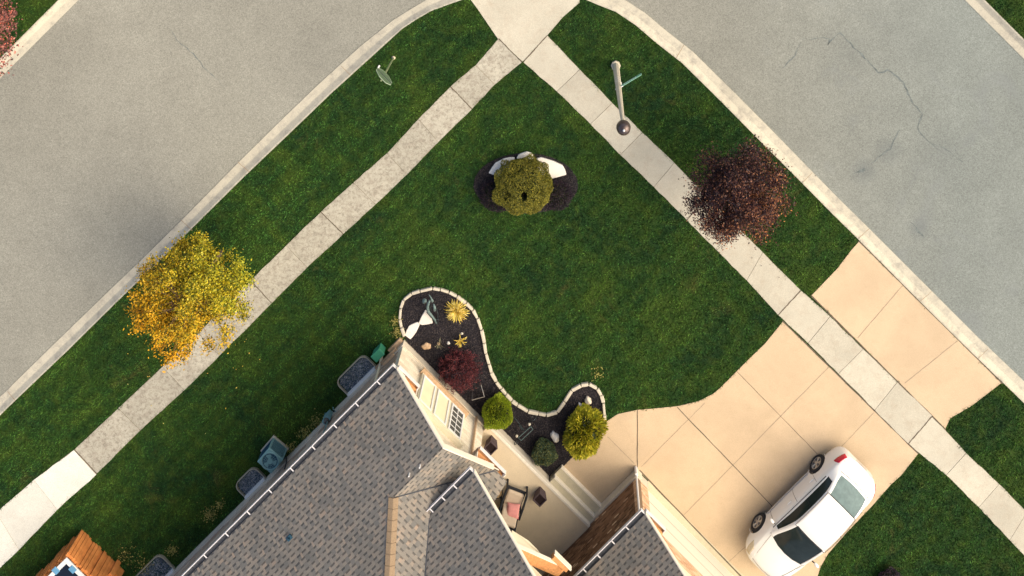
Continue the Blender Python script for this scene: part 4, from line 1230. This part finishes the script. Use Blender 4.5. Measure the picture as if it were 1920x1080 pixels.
# pillow
def pillow(root, c, s_, t, rot, mat):
    n = 12; vs = []; fs = []
    for side in (1, -1):
        for i in range(n + 1):
            for j in range(n + 1):
                a, b = i / n * 2 - 1, j / n * 2 - 1
                hgt = t * max(0, (1 - a ** 4)) ** .6 * max(0, (1 - b ** 4)) ** .6
                pinch = 1 - .08 * (1 - a * a) * abs(b) - .08 * (1 - b * b) * abs(a)
                vs.append(Vector((a * s_ * pinch, b * s_ * pinch, side * hgt)))
    for sd_ in range(2):
        o_ = sd_ * (n + 1) ** 2
        for i in range(n):
            for j in range(n):
                f = (o_ + i * (n + 1) + j, o_ + (i + 1) * (n + 1) + j, o_ + (i + 1) * (n + 1) + j + 1, o_ + i * (n + 1) + j + 1)
                fs.append(f)
    mt_ = Matrix.Translation(c) @ rot
    g = MB(); g.add([mt_ @ v for v in vs], fs); return g.build('pillow', mat, root, smooth=True)
pm_ = Matrix.Rotation(math.radians(17 + -8), 4, 'Z') @ Matrix.Rotation(math.radians(52), 4, 'X')
wloc = Matrix.Translation((cx_, cy_, PZ)) @ Matrix.Rotation(math.radians(-17), 4, 'Z')
pc = wloc @ Vector((0.06, -.16, .60))
o = pillow(None, Vector((0, 0, 0)), .21, .07, Matrix.Rotation(math.radians(-38), 4, 'X'), M['pink'])
o.location = pc; o.rotation_euler = (0, 0, math.radians(-8))
tag(o, 'pink throw pillow leaning on the armchair back cushion', 'pillow')

tx, ty, _ = W(931, 924, PZ + .45)
tb = thing('side_table', 'round wicker side table beside the armchair', 'side table', (tx, ty, PZ))
g = MB(); g.lathe([(0, .42), (.17, .42), (.19, .43), (.195, .46), (.17, .45), (0, .445)], n=28); g.build('tabletop', M['basket'], tb, smooth=True)
g = MB(); g.tube([(.19 * math.cos(2 * math.pi * k / 28), .19 * math.sin(2 * math.pi * k / 28), .455) for k in range(29)], .014, 6); g.build('rim', M['wicker'], tb)
for k in range(3):
    a = 2 * math.pi * k / 3 + .4
    g = MB(); g.tube([(.13 * math.cos(a), .13 * math.sin(a), .42), (.17 * math.cos(a), .17 * math.sin(a), 0)], .014, 6); g.build('leg', M['wicker'], tb)
g = MB(); g.lathe([(0, 0), (.05, 0), (.065, .08), (.055, .1), (0, .1)], n=16)
o = g.build('pot', M['cushion']); o.location = (tx + .04, ty + .04, PZ + .45); tag(o, 'small tan pot on the wicker side table', 'pot')
g = MB(); g.box(-.05, .05, -.035, .035, 0, .05)
o = g.build('lantern', M['iron'], bevel=.01); o.location = (tx - .06, ty - .06, PZ + .45); tag(o, 'small black box on the wicker side table', 'lantern')

# ------------------------------------------------------------------ garden ornaments
x, y, _ = W(811, 578, .35)
sc_ = thing('garden_sculpture', 'dark green metal bird sculpture among the white flagstones', 'sculpture', (x, y, 0))
def lp(u, v, h): a = W(u, v, h); return (a[0] - x, a[1] - y, a[2])
g = MB(); g.tube([lp(806, 563, .5), lp(803, 569, .45), (lp(801.5, 577, .38)), lp(803, 584, .3), lp(808, 590, .25), lp(815, 599, .18), lp(818, 606, .08)], [.03, .045, .05, .045, .04, .03, .02], 8); g.build('neck', M['verdigris'], sc_, smooth=True)
g = MB(); g.tube([lp(813, 570, .45), lp(815, 577, .42), lp(815, 583, .36)], [.025, .05, .03], 8); g.build('wing', M['verdigris'], sc_, smooth=True)
g = MB(); g.tube([lp(804, 552, .6), lp(808, 558, .58), lp(811, 565, .52)], [.01, .02, .045], 8); g.build('beak', M['verdigris'], sc_, smooth=True)
g = MB(); g.lathe([(0, .1), (.06, .08), (.08, 0)], lp(796, 564, .2), 12); g.build('head', M['verdigris'], sc_, smooth=True)
for a in [((818, 578, .3), (821, 588, .2), (820, 600, .0)), ((808, 572, .4), (808, 582, .1), (808, 584, .0)), ((816, 600, .15), (822, 598, .1), (820, 608, .02)), ((800, 585, .1), (812, 600, .05), (818, 606, .02))]:
    g = MB(); g.tube([lp(*b) for b in a], .016, 6); g.build('leg', M['iron'], sc_)

x, y, _ = W(985, 803, .2)
tr = thing('garden_cart', 'dark metal garden cart ornament with two round lamps in the mulch', 'ornament', (x, y, 0))
g = MB(); pts = [lp(995, 800, .3), lp(999.5, 805, .3), lp(977, 826, .3), lp(972, 821, .3), lp(995, 800, .3)]
g.tube(pts, .014, 6); g.build('frame', M['verdigris'], tr)
for u, v in ((992.5, 795), (969, 817)):
    g = MB(); g.lathe([(0, .05), (.035, .045), (.05, .01), (.035, 0), (0, 0)], lp(u, v, .32), 14); g.build('lamp_cap', M['stone'], tr, smooth=True)
    g = MB(); g.tube([lp(u, v, .32), lp(u + .5, v - 6, .0)], .012, 6); g.build('post', M['iron'], tr)
for c0, rr in (((1000, 784), .13), ((968, 830), .08)):
    g = MB(); ca = lp(c0[0], c0[1], .16); g.tube([(ca[0] + rr * math.cos(t / 20 * 2 * math.pi) * .8, ca[1] + rr * math.cos(t / 20 * 2 * math.pi) * .5, ca[2] + rr * math.sin(t / 20 * 2 * math.pi)) for t in range(21)], .012, 6); g.build('wheel', M['iron'], tr)
g = MB(); g.tube([lp(964, 782, .5), lp(974, 795, .42), lp(982, 806, .3)], .014, 6); g.tube([lp(973, 797, .4), lp(979, 805, .3)], .025, 6); g.build('handle', M['iron'], tr)

x, y, _ = W(905, 742, .3)
wr = thing('plant_support', 'bent white metal rod between the crimson shrub and the lime shrub', 'plant support', (x, y, 0))
g = MB(); g.tube([lp(902, 722, .25), lp(908, 744, .45), lp(885, 750, .45)], .014, 6); g.build('rod', M['rim'], wr)
g = MB(); g.tube([lp(902, 722, .25), lp(901, 716, .0)], .010, 6); g.tube([lp(908, 744, .45), lp(906, 731, 0)], .010, 6); g.tube([lp(885, 750, .45), lp(886, 735, 0)], .01, 6); g.build('stake', M['rim'], wr)
x, y, _ = W(943, 815, .15)
so = thing('solar_light', 'tiny silver stake light at the porch edge beside the lime shrub', 'light', (x, y, 0))
g = MB(); g.lathe([(0, .14), (.035, .13), (.04, .10), (.01, .10), (.008, 0)], n=12); g.build('cap', M['rim'], so)

# ------------------------------------------------------------------ street lamp
bx, by = XY(1154.5, 122)
lamp = thing('street_lamp', 'grey octagonal street lamp with a round bronze head by the right sidewalk', 'street lamp', (bx, by, 0))
HL = 5.95
g = MB(); g.tube([(0, 0, -.05), (0, 0, .10)], .16, 8); g.build('base', M['pole'], lamp)
g = MB(); g.tube([(0, 0, .0), (0, 0, 3.0), (0, 0, HL - .25)], [.115, .085, .055], 8); g.build('pole', M['pole'], lamp)
g = MB()
for z in (1.55, 1.75, 1.95): g.tube([(0, 0, z), (0, 0, z + .03)], .112 - z * .008, 8)
g.build('band', M['gutter'], lamp)
g = MB(); g.lathe([(.06, -.30), (.10, -.25), (.10, -.16), (.20, -.15), (.205, -.10), (.19, .02), (.12, .10), (.05, .13), (0, .135)], (0, 0, HL), 32); g.build('lamp_head', M['bronze'], lamp, smooth=True)
g = MB(); g.lathe([(.032, .12), (.036, .16), (.02, .19), (0, .195)], (0, 0, HL), 14); g.build('sensor', M['white'], lamp, smooth=True)
# street name blade, fixed to the pole with a bracket
zb = 2.35
e = Vector(W(1201, 133, zb)) - Vector(W(1164, 155, zb)); e.normalize(); ang = math.atan2(e.y, e.x)
def text_mesh(body, size, name, mat, parent, m4, ext=.002):
    cu = bpy.data.curves.new(name, 'FONT'); cu.body = body; cu.size = size; cu.extrude = ext; cu.align_x = 'CENTER'; cu.align_y = 'CENTER'
    to = bpy.data.objects.new(name, cu); COL.objects.link(to)
    bpy.context.view_layer.update()
    me = bpy.data.meshes.new_from_object(to.evaluated_get(bpy.context.evaluated_depsgraph_get()))
    bpy.data.objects.remove(to)
    me.name = name; me.transform(m4); me.materials.append(mat)
    o = bpy.data.objects.new(name, me); COL.objects.link(o); o.parent = parent
    return o
Rz = Matrix.Rotation(ang, 4, 'Z')
g = MB(); vs = MB(); vs.box(.09, .84, -.008, .008, zb - .08, zb + .08)
g.add([Rz @ Vector(v) for v in vs.v], vs.f); blade = g.build('name_blade', M['sign_green'], lamp)
g = MB(); g.tube([tuple(Rz @ Vector((.02, 0, zb + .085))), tuple(Rz @ Vector((.16, 0, zb + .085)))], .018, 6)
g.tube([(-.04, -.12, zb + .1), (-.10, .04, zb + .25)], .012, 6); g.build('bracket', M['gutter'], lamp)
# the faint markings on the blade are illegible in the photo: short white strokes
g = MB(); xx = .20; random.seed(4)
for k in range(7):
    w_ = random.uniform(.03, .055); vs = MB(); vs.box(xx, xx + w_, .0085, .0105, zb - .03, zb + .04); g.add([Rz @ Vector(v) for v in vs.v], vs.f); xx += w_ + .03
g.build('lettering', M['white'], lamp).parent = lamp
g = MB(); vs = MB(); vs.box(-.012, .012, -.16, -.10, 1.55, 1.95); g.add([Matrix.Rotation(.9, 4, 'Z') @ Vector(v) for v in vs.v], vs.f); g.build('side_plate', M['gutter'], lamp)

# ------------------------------------------------------------------ stop sign (its back is what shows)
sx_, sy_ = XY(738, 108)
sg = thing('stop_sign', 'octagonal road sign on a thin green post in the left grass strip', 'road sign', (sx_, sy_, 0))
zc_ = 2.12
g = MB(); g.tube([(0, 0, -.05), (0, 0, 2.45)], .032, 6); g.build('post', M['sign_post'], sg)
g = MB(); g.lathe([(.07, 0), (.06, .05), (.035, .09)], n=8); g.build('post_sleeve', M['cushion'], sg)
an = math.radians(-46)
Rs = Matrix.Rotation(an, 4, 'Z')
oct_ = [(.34 * math.cos(math.pi / 8 + k * math.pi / 4), .34 * math.sin(math.pi / 8 + k * math.pi / 4)) for k in range(8)]
g = MB(); g.extr([tuple(Rs @ Vector((a, .04, zc_ + b))) for a, b in oct_], tuple(Rs @ Vector((0, .012, 0)) )); g.build('plate', M['sign_back'], sg)
o2 = [(a * 1.02, b * 1.02) for a, b in oct_]
g = MB()
for k in range(8):
    a, b = o2[k], o2[(k + 1) % 8]; g.tube([tuple(Rs @ Vector((a[0], .046, zc_ + a[1]))), tuple(Rs @ Vector((b[0], .046, zc_ + b[1])))], .010, 5)
g.build('rim', M['sign_edge'], sg)
g = MB(); g.extr([tuple(Rs @ Vector((a * .97, -.0 + .034, zc_ + b * .97))) for a, b in oct_], tuple(Rs @ Vector((0, .004, 0)) )); g.build('face', M['sign_back'], sg)
g = MB(); g.tube([tuple(Rs @ Vector((-.32, .06, zc_))), tuple(Rs @ Vector((.32, .06, zc_)))], .010, 5); g.build('brace', M['iron'], sg)
g = MB(); g.box(-.05, .05, -.03, .03, 0, .03); o = g.build('litter', M['white'], bevel=.01); o.location = XY(711, 124) + (.04,); o.rotation_euler = (0, 0, 1.1); tag(o, 'tiny white scrap on the grass beside the octagonal sign', 'litter')

# ------------------------------------------------------------------ cedar enclosure, bottom left
ex, ey = XY(154, 992)
ep, eq = pq(ex, ey)
en = thing('cedar_enclosure', 'orange cedar board enclosure with a navy top at the lower left', 'enclosure', (ex, ey, 0), -math.pi / 4)
HT = 1.15
random.seed(11)
k = 0; t = 0.0
while t < 3.0:
    wd = random.uniform(.10, .15)
    for face in (0, 1):
        dpt = random.uniform(-.05, .03)
        g = MB()
        h0 = HT - random.uniform(0.0, .10)
        if face == 0: g.box(-dpt, .10, -t - wd + .008, -t, -.02, h0)          # faces -p
        else:
            if t > 1.9: continue
            g.box(t, t + wd - .008, -.10, dpt, -.02, h0)                        # faces +q
        g.build('board', M['cedar'], en)
    t += wd
g = MB(); g.box(.10, 1.95, -3.0, -.101, .0, HT - .06); g.build('cover', M['navy'], en)
for (a, b, c_, d_) in ((.06, .20, -3.0, -.21), (.06, 1.95, -.20, -.06)):
    g = MB(); g.box(a, b, c_, d_, HT - .0, HT + .045); g.build('rail', M['white'], en, bevel=.008)
for (a, b) in ((.06, -.55), (.42, -.14)):
    g = MB(); g.box(a - .06, a + .16, b - .12, b + .06, HT + .0455, HT + .075); g.build('clip', M['blue'], en, bevel=.01)
g = MB(); g.box(1.55, 1.72, .02, .14, 0, .62); g.box(1.72, 1.95, -.12, .02, 0, .35); g.build('post', M['cedar'], en)

# ------------------------------------------------------------------ car     local: +x forward, +y to the right-hand side ...
CPx, CPq = 12.05, 1.79
X_, Y_ = xy(CPx, CPq)
car = thing('parked_car', 'white sedan parked on the driveway next to the lawn', 'car', (X_, Y_, 0.02), math.radians(225))
# stations : x, half width, z low, z belt, half width cabin base, cabin base z, half width roof, roof z, roof centre rise
ST = [
    (-2.44, .56, .42, .70, .48, .74, .30, .76, .00),
    (-2.36, .74, .26, .84, .66, .90, .40, .93, .01),
    (-2.16, .84, .22, .92, .76, 1.00, .50, 1.04, .015),
    (-1.92, .885, .22, .95, .80, 1.04, .67, 1.09, .02),
    (-1.60, .90, .22, .95, .81, 1.05, .66, 1.27, .03),
    (-1.32, .90, .22, .95, .81, 1.05, .62, 1.39, .035),
    (-.85, .90, .20, .95, .81, 1.04, .64, 1.44, .035),
    (-.20, .90, .20, .94, .81, 1.02, .65, 1.45, .035),
    (.12, .90, .20, .93, .81, 1.01, .66, 1.41, .035),
    (.50, .90, .20, .92, .81, .99, .70, 1.26, .03),
    (.82, .90, .20, .91, .80, .97, .74, 1.11, .03),
    (1.10, .895, .22, .90, .79, .95, .76, .975, .035),
    (1.45, .89, .24, .86, .77, .91, .62, .945, .035),
    (1.80, .875, .26, .80, .74, .86, .56, .89, .03),
    (2.05, .82, .28, .72, .68, .79, .48, .82, .025),
    (2.20, .70, .30, .62, .58, .70, .40, .73, .02),
    (2.29, .50, .36, .52, .42, .58, .28, .60, .01)]
def ring_pts(s_):
    x_, hw, zl, zb_, wc, zc2, wr_, zr, rise = s_
    return [(hw * .93, zl), (hw * .995, zl + .12), (hw * 1.01, (zl + zb_) / 2 + .05), (hw * .985, zb_ - .06), (wc + .035, zb_ + .03), (wc, zc2), (wr_, zr), (wr_ * .93, zr + rise * .4), (wr_ * .42, zr + rise * .9), (0, zr + rise)]
nj = 10
V = []
for s_ in ST:
    for (yy, zz) in ring_pts(s_):
        bow = .21 * min(1, max(0, (s_[0] - .0) / 1.0)) if s_[0] > 0 else -.13 * min(1, max(0, (-s_[0] - 1.2) / .5))
        if abs(s_[0]) > 2.1: bow *= .4
        V.append(Vector((s_[0] + bow * (1 - (yy / .9) ** 2) - bow * .45, yy, zz)))
full = []     # mirrored grid: index j 0..18
def gv(i, j):
    if j < nj: v = V[i * nj + j]; return v
    v = V[i * nj + (2 * nj - 2 - j)]; return Vector((v.x, -v.y, v.z))
NJ = 2 * nj - 1
def region(i, j):
    jj = j if j < nj - 1 else (NJ - 2 - j)
    # strips jj: 0..4 side, 5 side glass, 6.. roof/glass
    if 3 <= i <= 10 and jj == 5 and 4 <= i <= 9: return 'side_window'
    if i in (3, 4) and jj >= 7: return 'rear_window'
    if i in (8, 9, 10) and jj >= 7: return 'windshield'
    if i in (3, 4, 8, 9, 10) and jj == 6: return 'body'
    if 5 <= i <= 7 and jj >= 6: return 'roof'
    if i >= 11 and jj >= 6: return 'hood'
    if i <= 2 and jj >= 6: return 'trunk_lid'
    return 'body'
REG = ['body', 'side_window', 'rear_window', 'windshield', 'roof', 'hood', 'trunk_lid']
RMAT = ['paint', 'cglass', 'rglass', 'cglass', 'paint', 'paint', 'paint']
shell = bpy.data.meshes.new('shell')
vs = [tuple(gv(i, j)) for i in range(len(ST)) for j in range(NJ)]
fs = []; fr_ = []
for i in range(len(ST) - 1):
    for j in range(NJ - 1):
        fs.append((i * NJ + j, (i + 1) * NJ + j, (i + 1) * NJ + j + 1, i * NJ + j + 1)); fr_.append(REG.index(region(i, j)))
shell.from_pydata(vs, [], fs)
for _ in REG: shell.materials.append(None)
for p, r_ in zip(shell.polygons, fr_): p.material_index = r_
so_ = bpy.data.objects.new('shell', shell); COL.objects.link(so_)
m = so_.modifiers.new('sub', 'SUBSURF'); m.levels = 3; m.render_levels = 3
bpy.context.view_layer.update()
em = bpy.data.meshes.new_from_object(so_.evaluated_get(bpy.context.evaluated_depsgraph_get()))
bpy.data.objects.remove(so_)
for ri, nm in enumerate(REG):
    for sgn in ((1, -1) if nm == 'side_window' else (0,)):
        mb = MB(); idx = {}
        for p in em.polygons:
            if p.material_index != ri: continue
            if sgn and p.center.y * sgn < 0: continue
            f = []
            for v in p.vertices:
                if v not in idx: idx[v] = len(mb.v); mb.v.append(tuple(em.vertices[v].co))
                f.append(idx[v])
            mb.f.append(tuple(f))
        mb.build(nm, M[RMAT[ri]], car, smooth=True)
# underbody and nose/tail fill
g = MB(); g.box(-2.0, 1.85, -.68, .68, .17, .50); g.build('underbody', M['tyre'], car)
for nm, i in (('bumper', 0), ('bumper', len(ST) - 1)):
    pts = [gv(i, j) for j in range(NJ)]
    g = MB(); sgn = -1 if i == 0 else 1
    c0 = Vector((ST[i][0] + sgn * .03, 0, sum(p.z for p in pts) / NJ))
    vs = [tuple(p) for p in pts] + [tuple((p + c0) / 2 + Vector((sgn * .015, 0, 0))) for p in pts] + [tuple(c0)]
    fs = []
    for j in range(NJ - 1):
        fs.append((j, j + 1, NJ + j + 1, NJ + j)); fs.append((NJ + j, NJ + j + 1, 2 * NJ))
    fs.append((NJ - 1, 0, NJ, 2 * NJ - 1)); fs.append((2 * NJ - 1, NJ, 2 * NJ))
    g.add(vs, fs); g.build(nm, M['paint'], car, smooth=True)
def surf(x_, fy):
    """point on the upper surface at length x, fraction fy of the ring (0 = centre ... 1 = belt)"""
    for i in range(len(ST) - 1):
        if ST[i][0] <= x_ <= ST[i + 1][0]:
            t = (x_ - ST[i][0]) / (ST[i + 1][0] - ST[i][0]); k = fy * (nj - 4 + .0); j = nj - 1 - k
            j0 = int(math.floor(j)); f = j - j0; j1 = min(j0 + 1, nj - 1)
            a = V[i * nj + j0].lerp(V[i * nj + j1], f); b = V[(i + 1) * nj + j0].lerp(V[(i + 1) * nj + j1], f)
            return a.lerp(b, t)
def patch(name, xs, fs_, mat, side, lift=.012, n=5):
    """lamp glass hugging the body: quad grid between ring positions"""
    vs = []; ff = []
    for a in range(n + 1):
        for b in range(n + 1):
            xx_ = xs[0](b / n) + (xs[1](b / n) - xs[0](b / n)) * a / n
            p = ringat(xx_, fs_[0] + (fs_[1] - fs_[0]) * b / n)
            c0 = Vector((0, 0, .5)); d_ = Vector((p.x * .25, p.y, (p.z - .5))).normalized()
            p = p + d_ * lift
            vs.append((p.x, p.y * side, p.z))
    for a in range(n):
        for b in range(n): ff.append((a * (n + 1) + b, (a + 1) * (n + 1) + b, (a + 1) * (n + 1) + b + 1, a * (n + 1) + b + 1))
    g = MB(); g.add(vs, ff); o = g.build(name, M[mat], car, smooth=True)
    m = o.modifiers.new('solid', 'SOLIDIFY'); m.thickness = .02; m.offset = -1
    return o
def ringat(x_, j):
    x_ = max(ST[0][0], min(ST[-1][0] - 1e-4, x_))
    for i in range(len(ST) - 1):
        if ST[i][0] <= x_ < ST[i + 1][0]:
            t = (x_ - ST[i][0]) / (ST[i + 1][0] - ST[i][0]); j0 = min(int(math.floor(j)), nj - 2); f = j - j0
            a = V[i * nj + j0].lerp(V[i * nj + j0 + 1], f); b = V[(i + 1) * nj + j0].lerp(V[(i + 1) * nj + j0 + 1], f)
            return a.lerp(b, t)
for side in (-1, 1):
    patch('tail_light', (lambda b: -2.38, lambda b: -2.02 - .10 * b), (2.7, 4.4), 'tail', side)
    patch('headlight', (lambda b: 1.78 + .10 * b, lambda b: 2.20 - .04 * b), (3.2, 5.2), 'lamp', side)
g = MB(); g.box(2.20, 2.315, -.42, .42, .50, .545); g.build('grille', M['seam'], car, bevel=.01)
g = MB(); g.box(-2.36, -2.25, -.36, .36, .93, .955); g.build('spoiler', M['paint'], car, bevel=.012)
g = MB(); g.box(-2.475, -2.40, -.26, .26, .60, .66); g.build('number_plate', M['seam'], car, bevel=.01)
# mirrors
for side in (-1, 1):
    g = MB(); g.tube([(.78, side * .86, .96), (.76, side * .95, .99)], .022, 6); g.build('mirror_arm', M['tyre'], car)
    bm = bmesh.new(); bmesh.ops.create_icosphere(bm, subdivisions=3, radius=1)
    for v in bm.verts: v.co = Vector((v.co.x * .055 + .76, v.co.y * .10 + side * 1.02, v.co.z * .06 + 1.01))
    me = bpy.data.meshes.new('mirror'); bm.to_mesh(me); bm.free(); me.materials.append(M['paint'])
    for p in me.polygons: p.use_smooth = True
    o = bpy.data.objects.new('mirror', me); COL.objects.link(o); o.parent = car
# door handles, sills, seams
def side_line(path, r, name, mat, side):
    g = MB(); g.tube([(a, side * b, c) for a, b, c in path], r, 5); return g.build(name, mat, car)
for side in (-1, 1):
    for hx_ in (.10, -.92): side_line([(hx_, .915, .80), (hx_ - .17, .915, .81)], .020, 'door_handle', M['paint'], side)
    side_line([(.92, .922, .40), (.0, .926, .39), (-.95, .922, .40)], .018, 'side_trim', M['rim'], side)
    for hx_ in (.80, -.22, -1.12):
        side_line([(hx_, .900, .32), (hx_, .915, .60), (hx_ - .02, .900, .86), (hx_ - .03, .857, .97)], .008, 'door_seam', M['seam'], side)
    side_line([(.14, .652, 1.42), (-.2, .657, 1.455), (-.85, .648, 1.452), (-1.3, .625, 1.40)], .011, 'roof_seam', M['seam'], side)
    side_line([(1.12, .70, .992), (1.5, .635, .945), (1.85, .56, .885), (2.1, .47, .80)], .0055, 'hood_seam', M['seam'], side)
    side_line([(-.60, .795, 1.05), (-.56, .70, 1.35)], .012, 'window_pillar', M['tyre'], side)
def ring_line(x_, j0, j1, rad, name, mat, lift=.0):
    pts_ = [ringat(x_, j0 + (j1 - j0) * k / 10) + Vector((0, 0, lift)) for k in range(11)]
    pts_ = [Vector((a.x, -a.y, a.z)) for a in pts_] + pts_[::-1][1:]
    g = MB(); g.tube(pts_, rad, 5); return g.build(name, M[mat], car)
ring_line(2.13, 5.5, 9, .008, 'hood_seam', 'seam')
ring_line(-2.27, 5.0, 9, .007, 'trunk_seam', 'seam')
ring_line(-1.98, 6.3, 9, .012, 'window_seal', 'tyre', .0)
ring_line(-1.31, 6.6, 9, .010, 'window_seal', 'tyre', -.004)
ring_line(.16, 6.6, 9, .012, 'window_seal', 'tyre', -.004)
for side in (-1, 1):
    g = MB(); g.tube([tuple(Vector((p.x, p.y * side, p.z))) for p in [ringat(x_, 4.9) + Vector((0, .012, .0)) for x_ in np.linspace(-1.55, .95, 12)]], .014, 5); g.build('window_trim', M['tyre'], car)
# windshield surround and wipers
g = MB(); n_ = 12
pts = [tuple(ringat(1.10, 6 + 3 * k / n_) + Vector((.0, 0, .004))) for k in range(n_ + 1)]
pts = [(a, -b, c) for a, b, c in pts] + pts[::-1][1:]
pts = [(a + .02 * (1 - (b / .7) ** 2) * 0, b, c) for a, b, c in pts]
g.tube(pts, .016, 5); g.build('cowl', M['tyre'], car)
for (a, b) in (((1.06, -.55, 1.01), (.98, .02, 1.075)), ((1.06, .05, 1.035), (.97, .55, 1.06))):
    g = MB(); g.tube([a, b], .009, 5); g.build('wiper', M['tyre'], car)
# wheels
def wheel(x_, side):
    g = MB(); n = 36
    prof = [(.20, -.10), (.30, -.10), (.325, -.075), (.325, .075), (.30, .10), (.215, .10), (.205, .06)]
    vs = []; fs = []
    for (r_, yy) in prof:
        for k in range(n): a = 2 * math.pi * k / n; vs.append((x_ + r_ * math.cos(a), side * (.82 + yy), .325 + r_ * math.sin(a)))
    for i in range(len(prof) - 1):
        for k in range(n): fs.append((i * n + k, i * n + (k + 1) % n, (i + 1) * n + (k + 1) % n, (i + 1) * n + k))
    g.add(vs, fs); wh = g.build('wheel', M['tyre'], car, smooth=True)
    g = MB()
    for k in range(n):
        a0, a1 = 2 * math.pi * k / n, 2 * math.pi * (k + 1) / n
        q = []
        for (r_, yy) in ((.212, .095), (.190, .097), (.190, .06), (.212, .06)):
            q += [(x_ + r_ * math.cos(a0), side * (.82 + yy), .325 + r_ * math.sin(a0)), (x_ + r_ * math.cos(a1), side * (.82 + yy), .325 + r_ * math.sin(a1))]
        g.add(q, [(0, 1, 3, 2), (2, 3, 5, 4)])
    for k in range(10):
        a = 2 * math.pi * (k // 2) / 5 + (.17 if k % 2 else -.17); b = 2 * math.pi * (k // 2) / 5 + (.11 if k % 2 else -.11) 
        g.tube([(x_ + .04 * math.cos(b), side * .905, .325 + .04 * math.sin(b)), (x_ + .20 * math.cos(a), side * .91, .325 + .20 * math.sin(a))], .018, 6)
    g.tube([(x_, side * .87, .325), (x_, side * .925, .325)], .05, 14)
    g.build('rim', M['rim'], wh)
    g = MB(); g.tube([(x_, side * .80, .325), (x_, side * .87, .325)], .20, 24); g.build('brake_disc', M['seam'], wh)
    # dark arch lip round the wheel
    g = MB(); g.tube([(x_ + .382 * math.cos(a), side * .897, .325 + .382 * math.sin(a)) for a in np.linspace(-.2, math.pi + .2, 22)], .010, 5); g.build('wheel_arch', M['paint'], car)
    g = MB(); g.tube([(x_, side * .66, .325), (x_, side * 1.0, .325)], .375, 40); return g
arch = []
for x_ in (1.38, -1.38):
    for side in (-1, 1): arch.append(wheel(x_, side))
g = MB()
for a in arch: g.add(a.v, a.f)
cut = g.build('wheel_well_cut', None, car)
body = [o for o in car.children if o.name.startswith('body')][0]
bpy.context.view_layer.update()
# carve the wheel openings, then drop the cutter
me = body.data
sol = body.modifiers.new('solid', 'SOLIDIFY'); sol.thickness = .02; sol.offset = 0
m = body.modifiers.new('bool', 'BOOLEAN'); m.operation = 'DIFFERENCE'; m.object = cut; m.solver = 'EXACT'
bpy.context.view_layer.update()
dg_ = bpy.context.evaluated_depsgraph_get()
nme = bpy.data.meshes.new_from_object(body.evaluated_get(dg_))
body.modifiers.clear(); body.data = nme
for p in nme.polygons: p.use_smooth = True
bpy.data.objects.remove(cut)
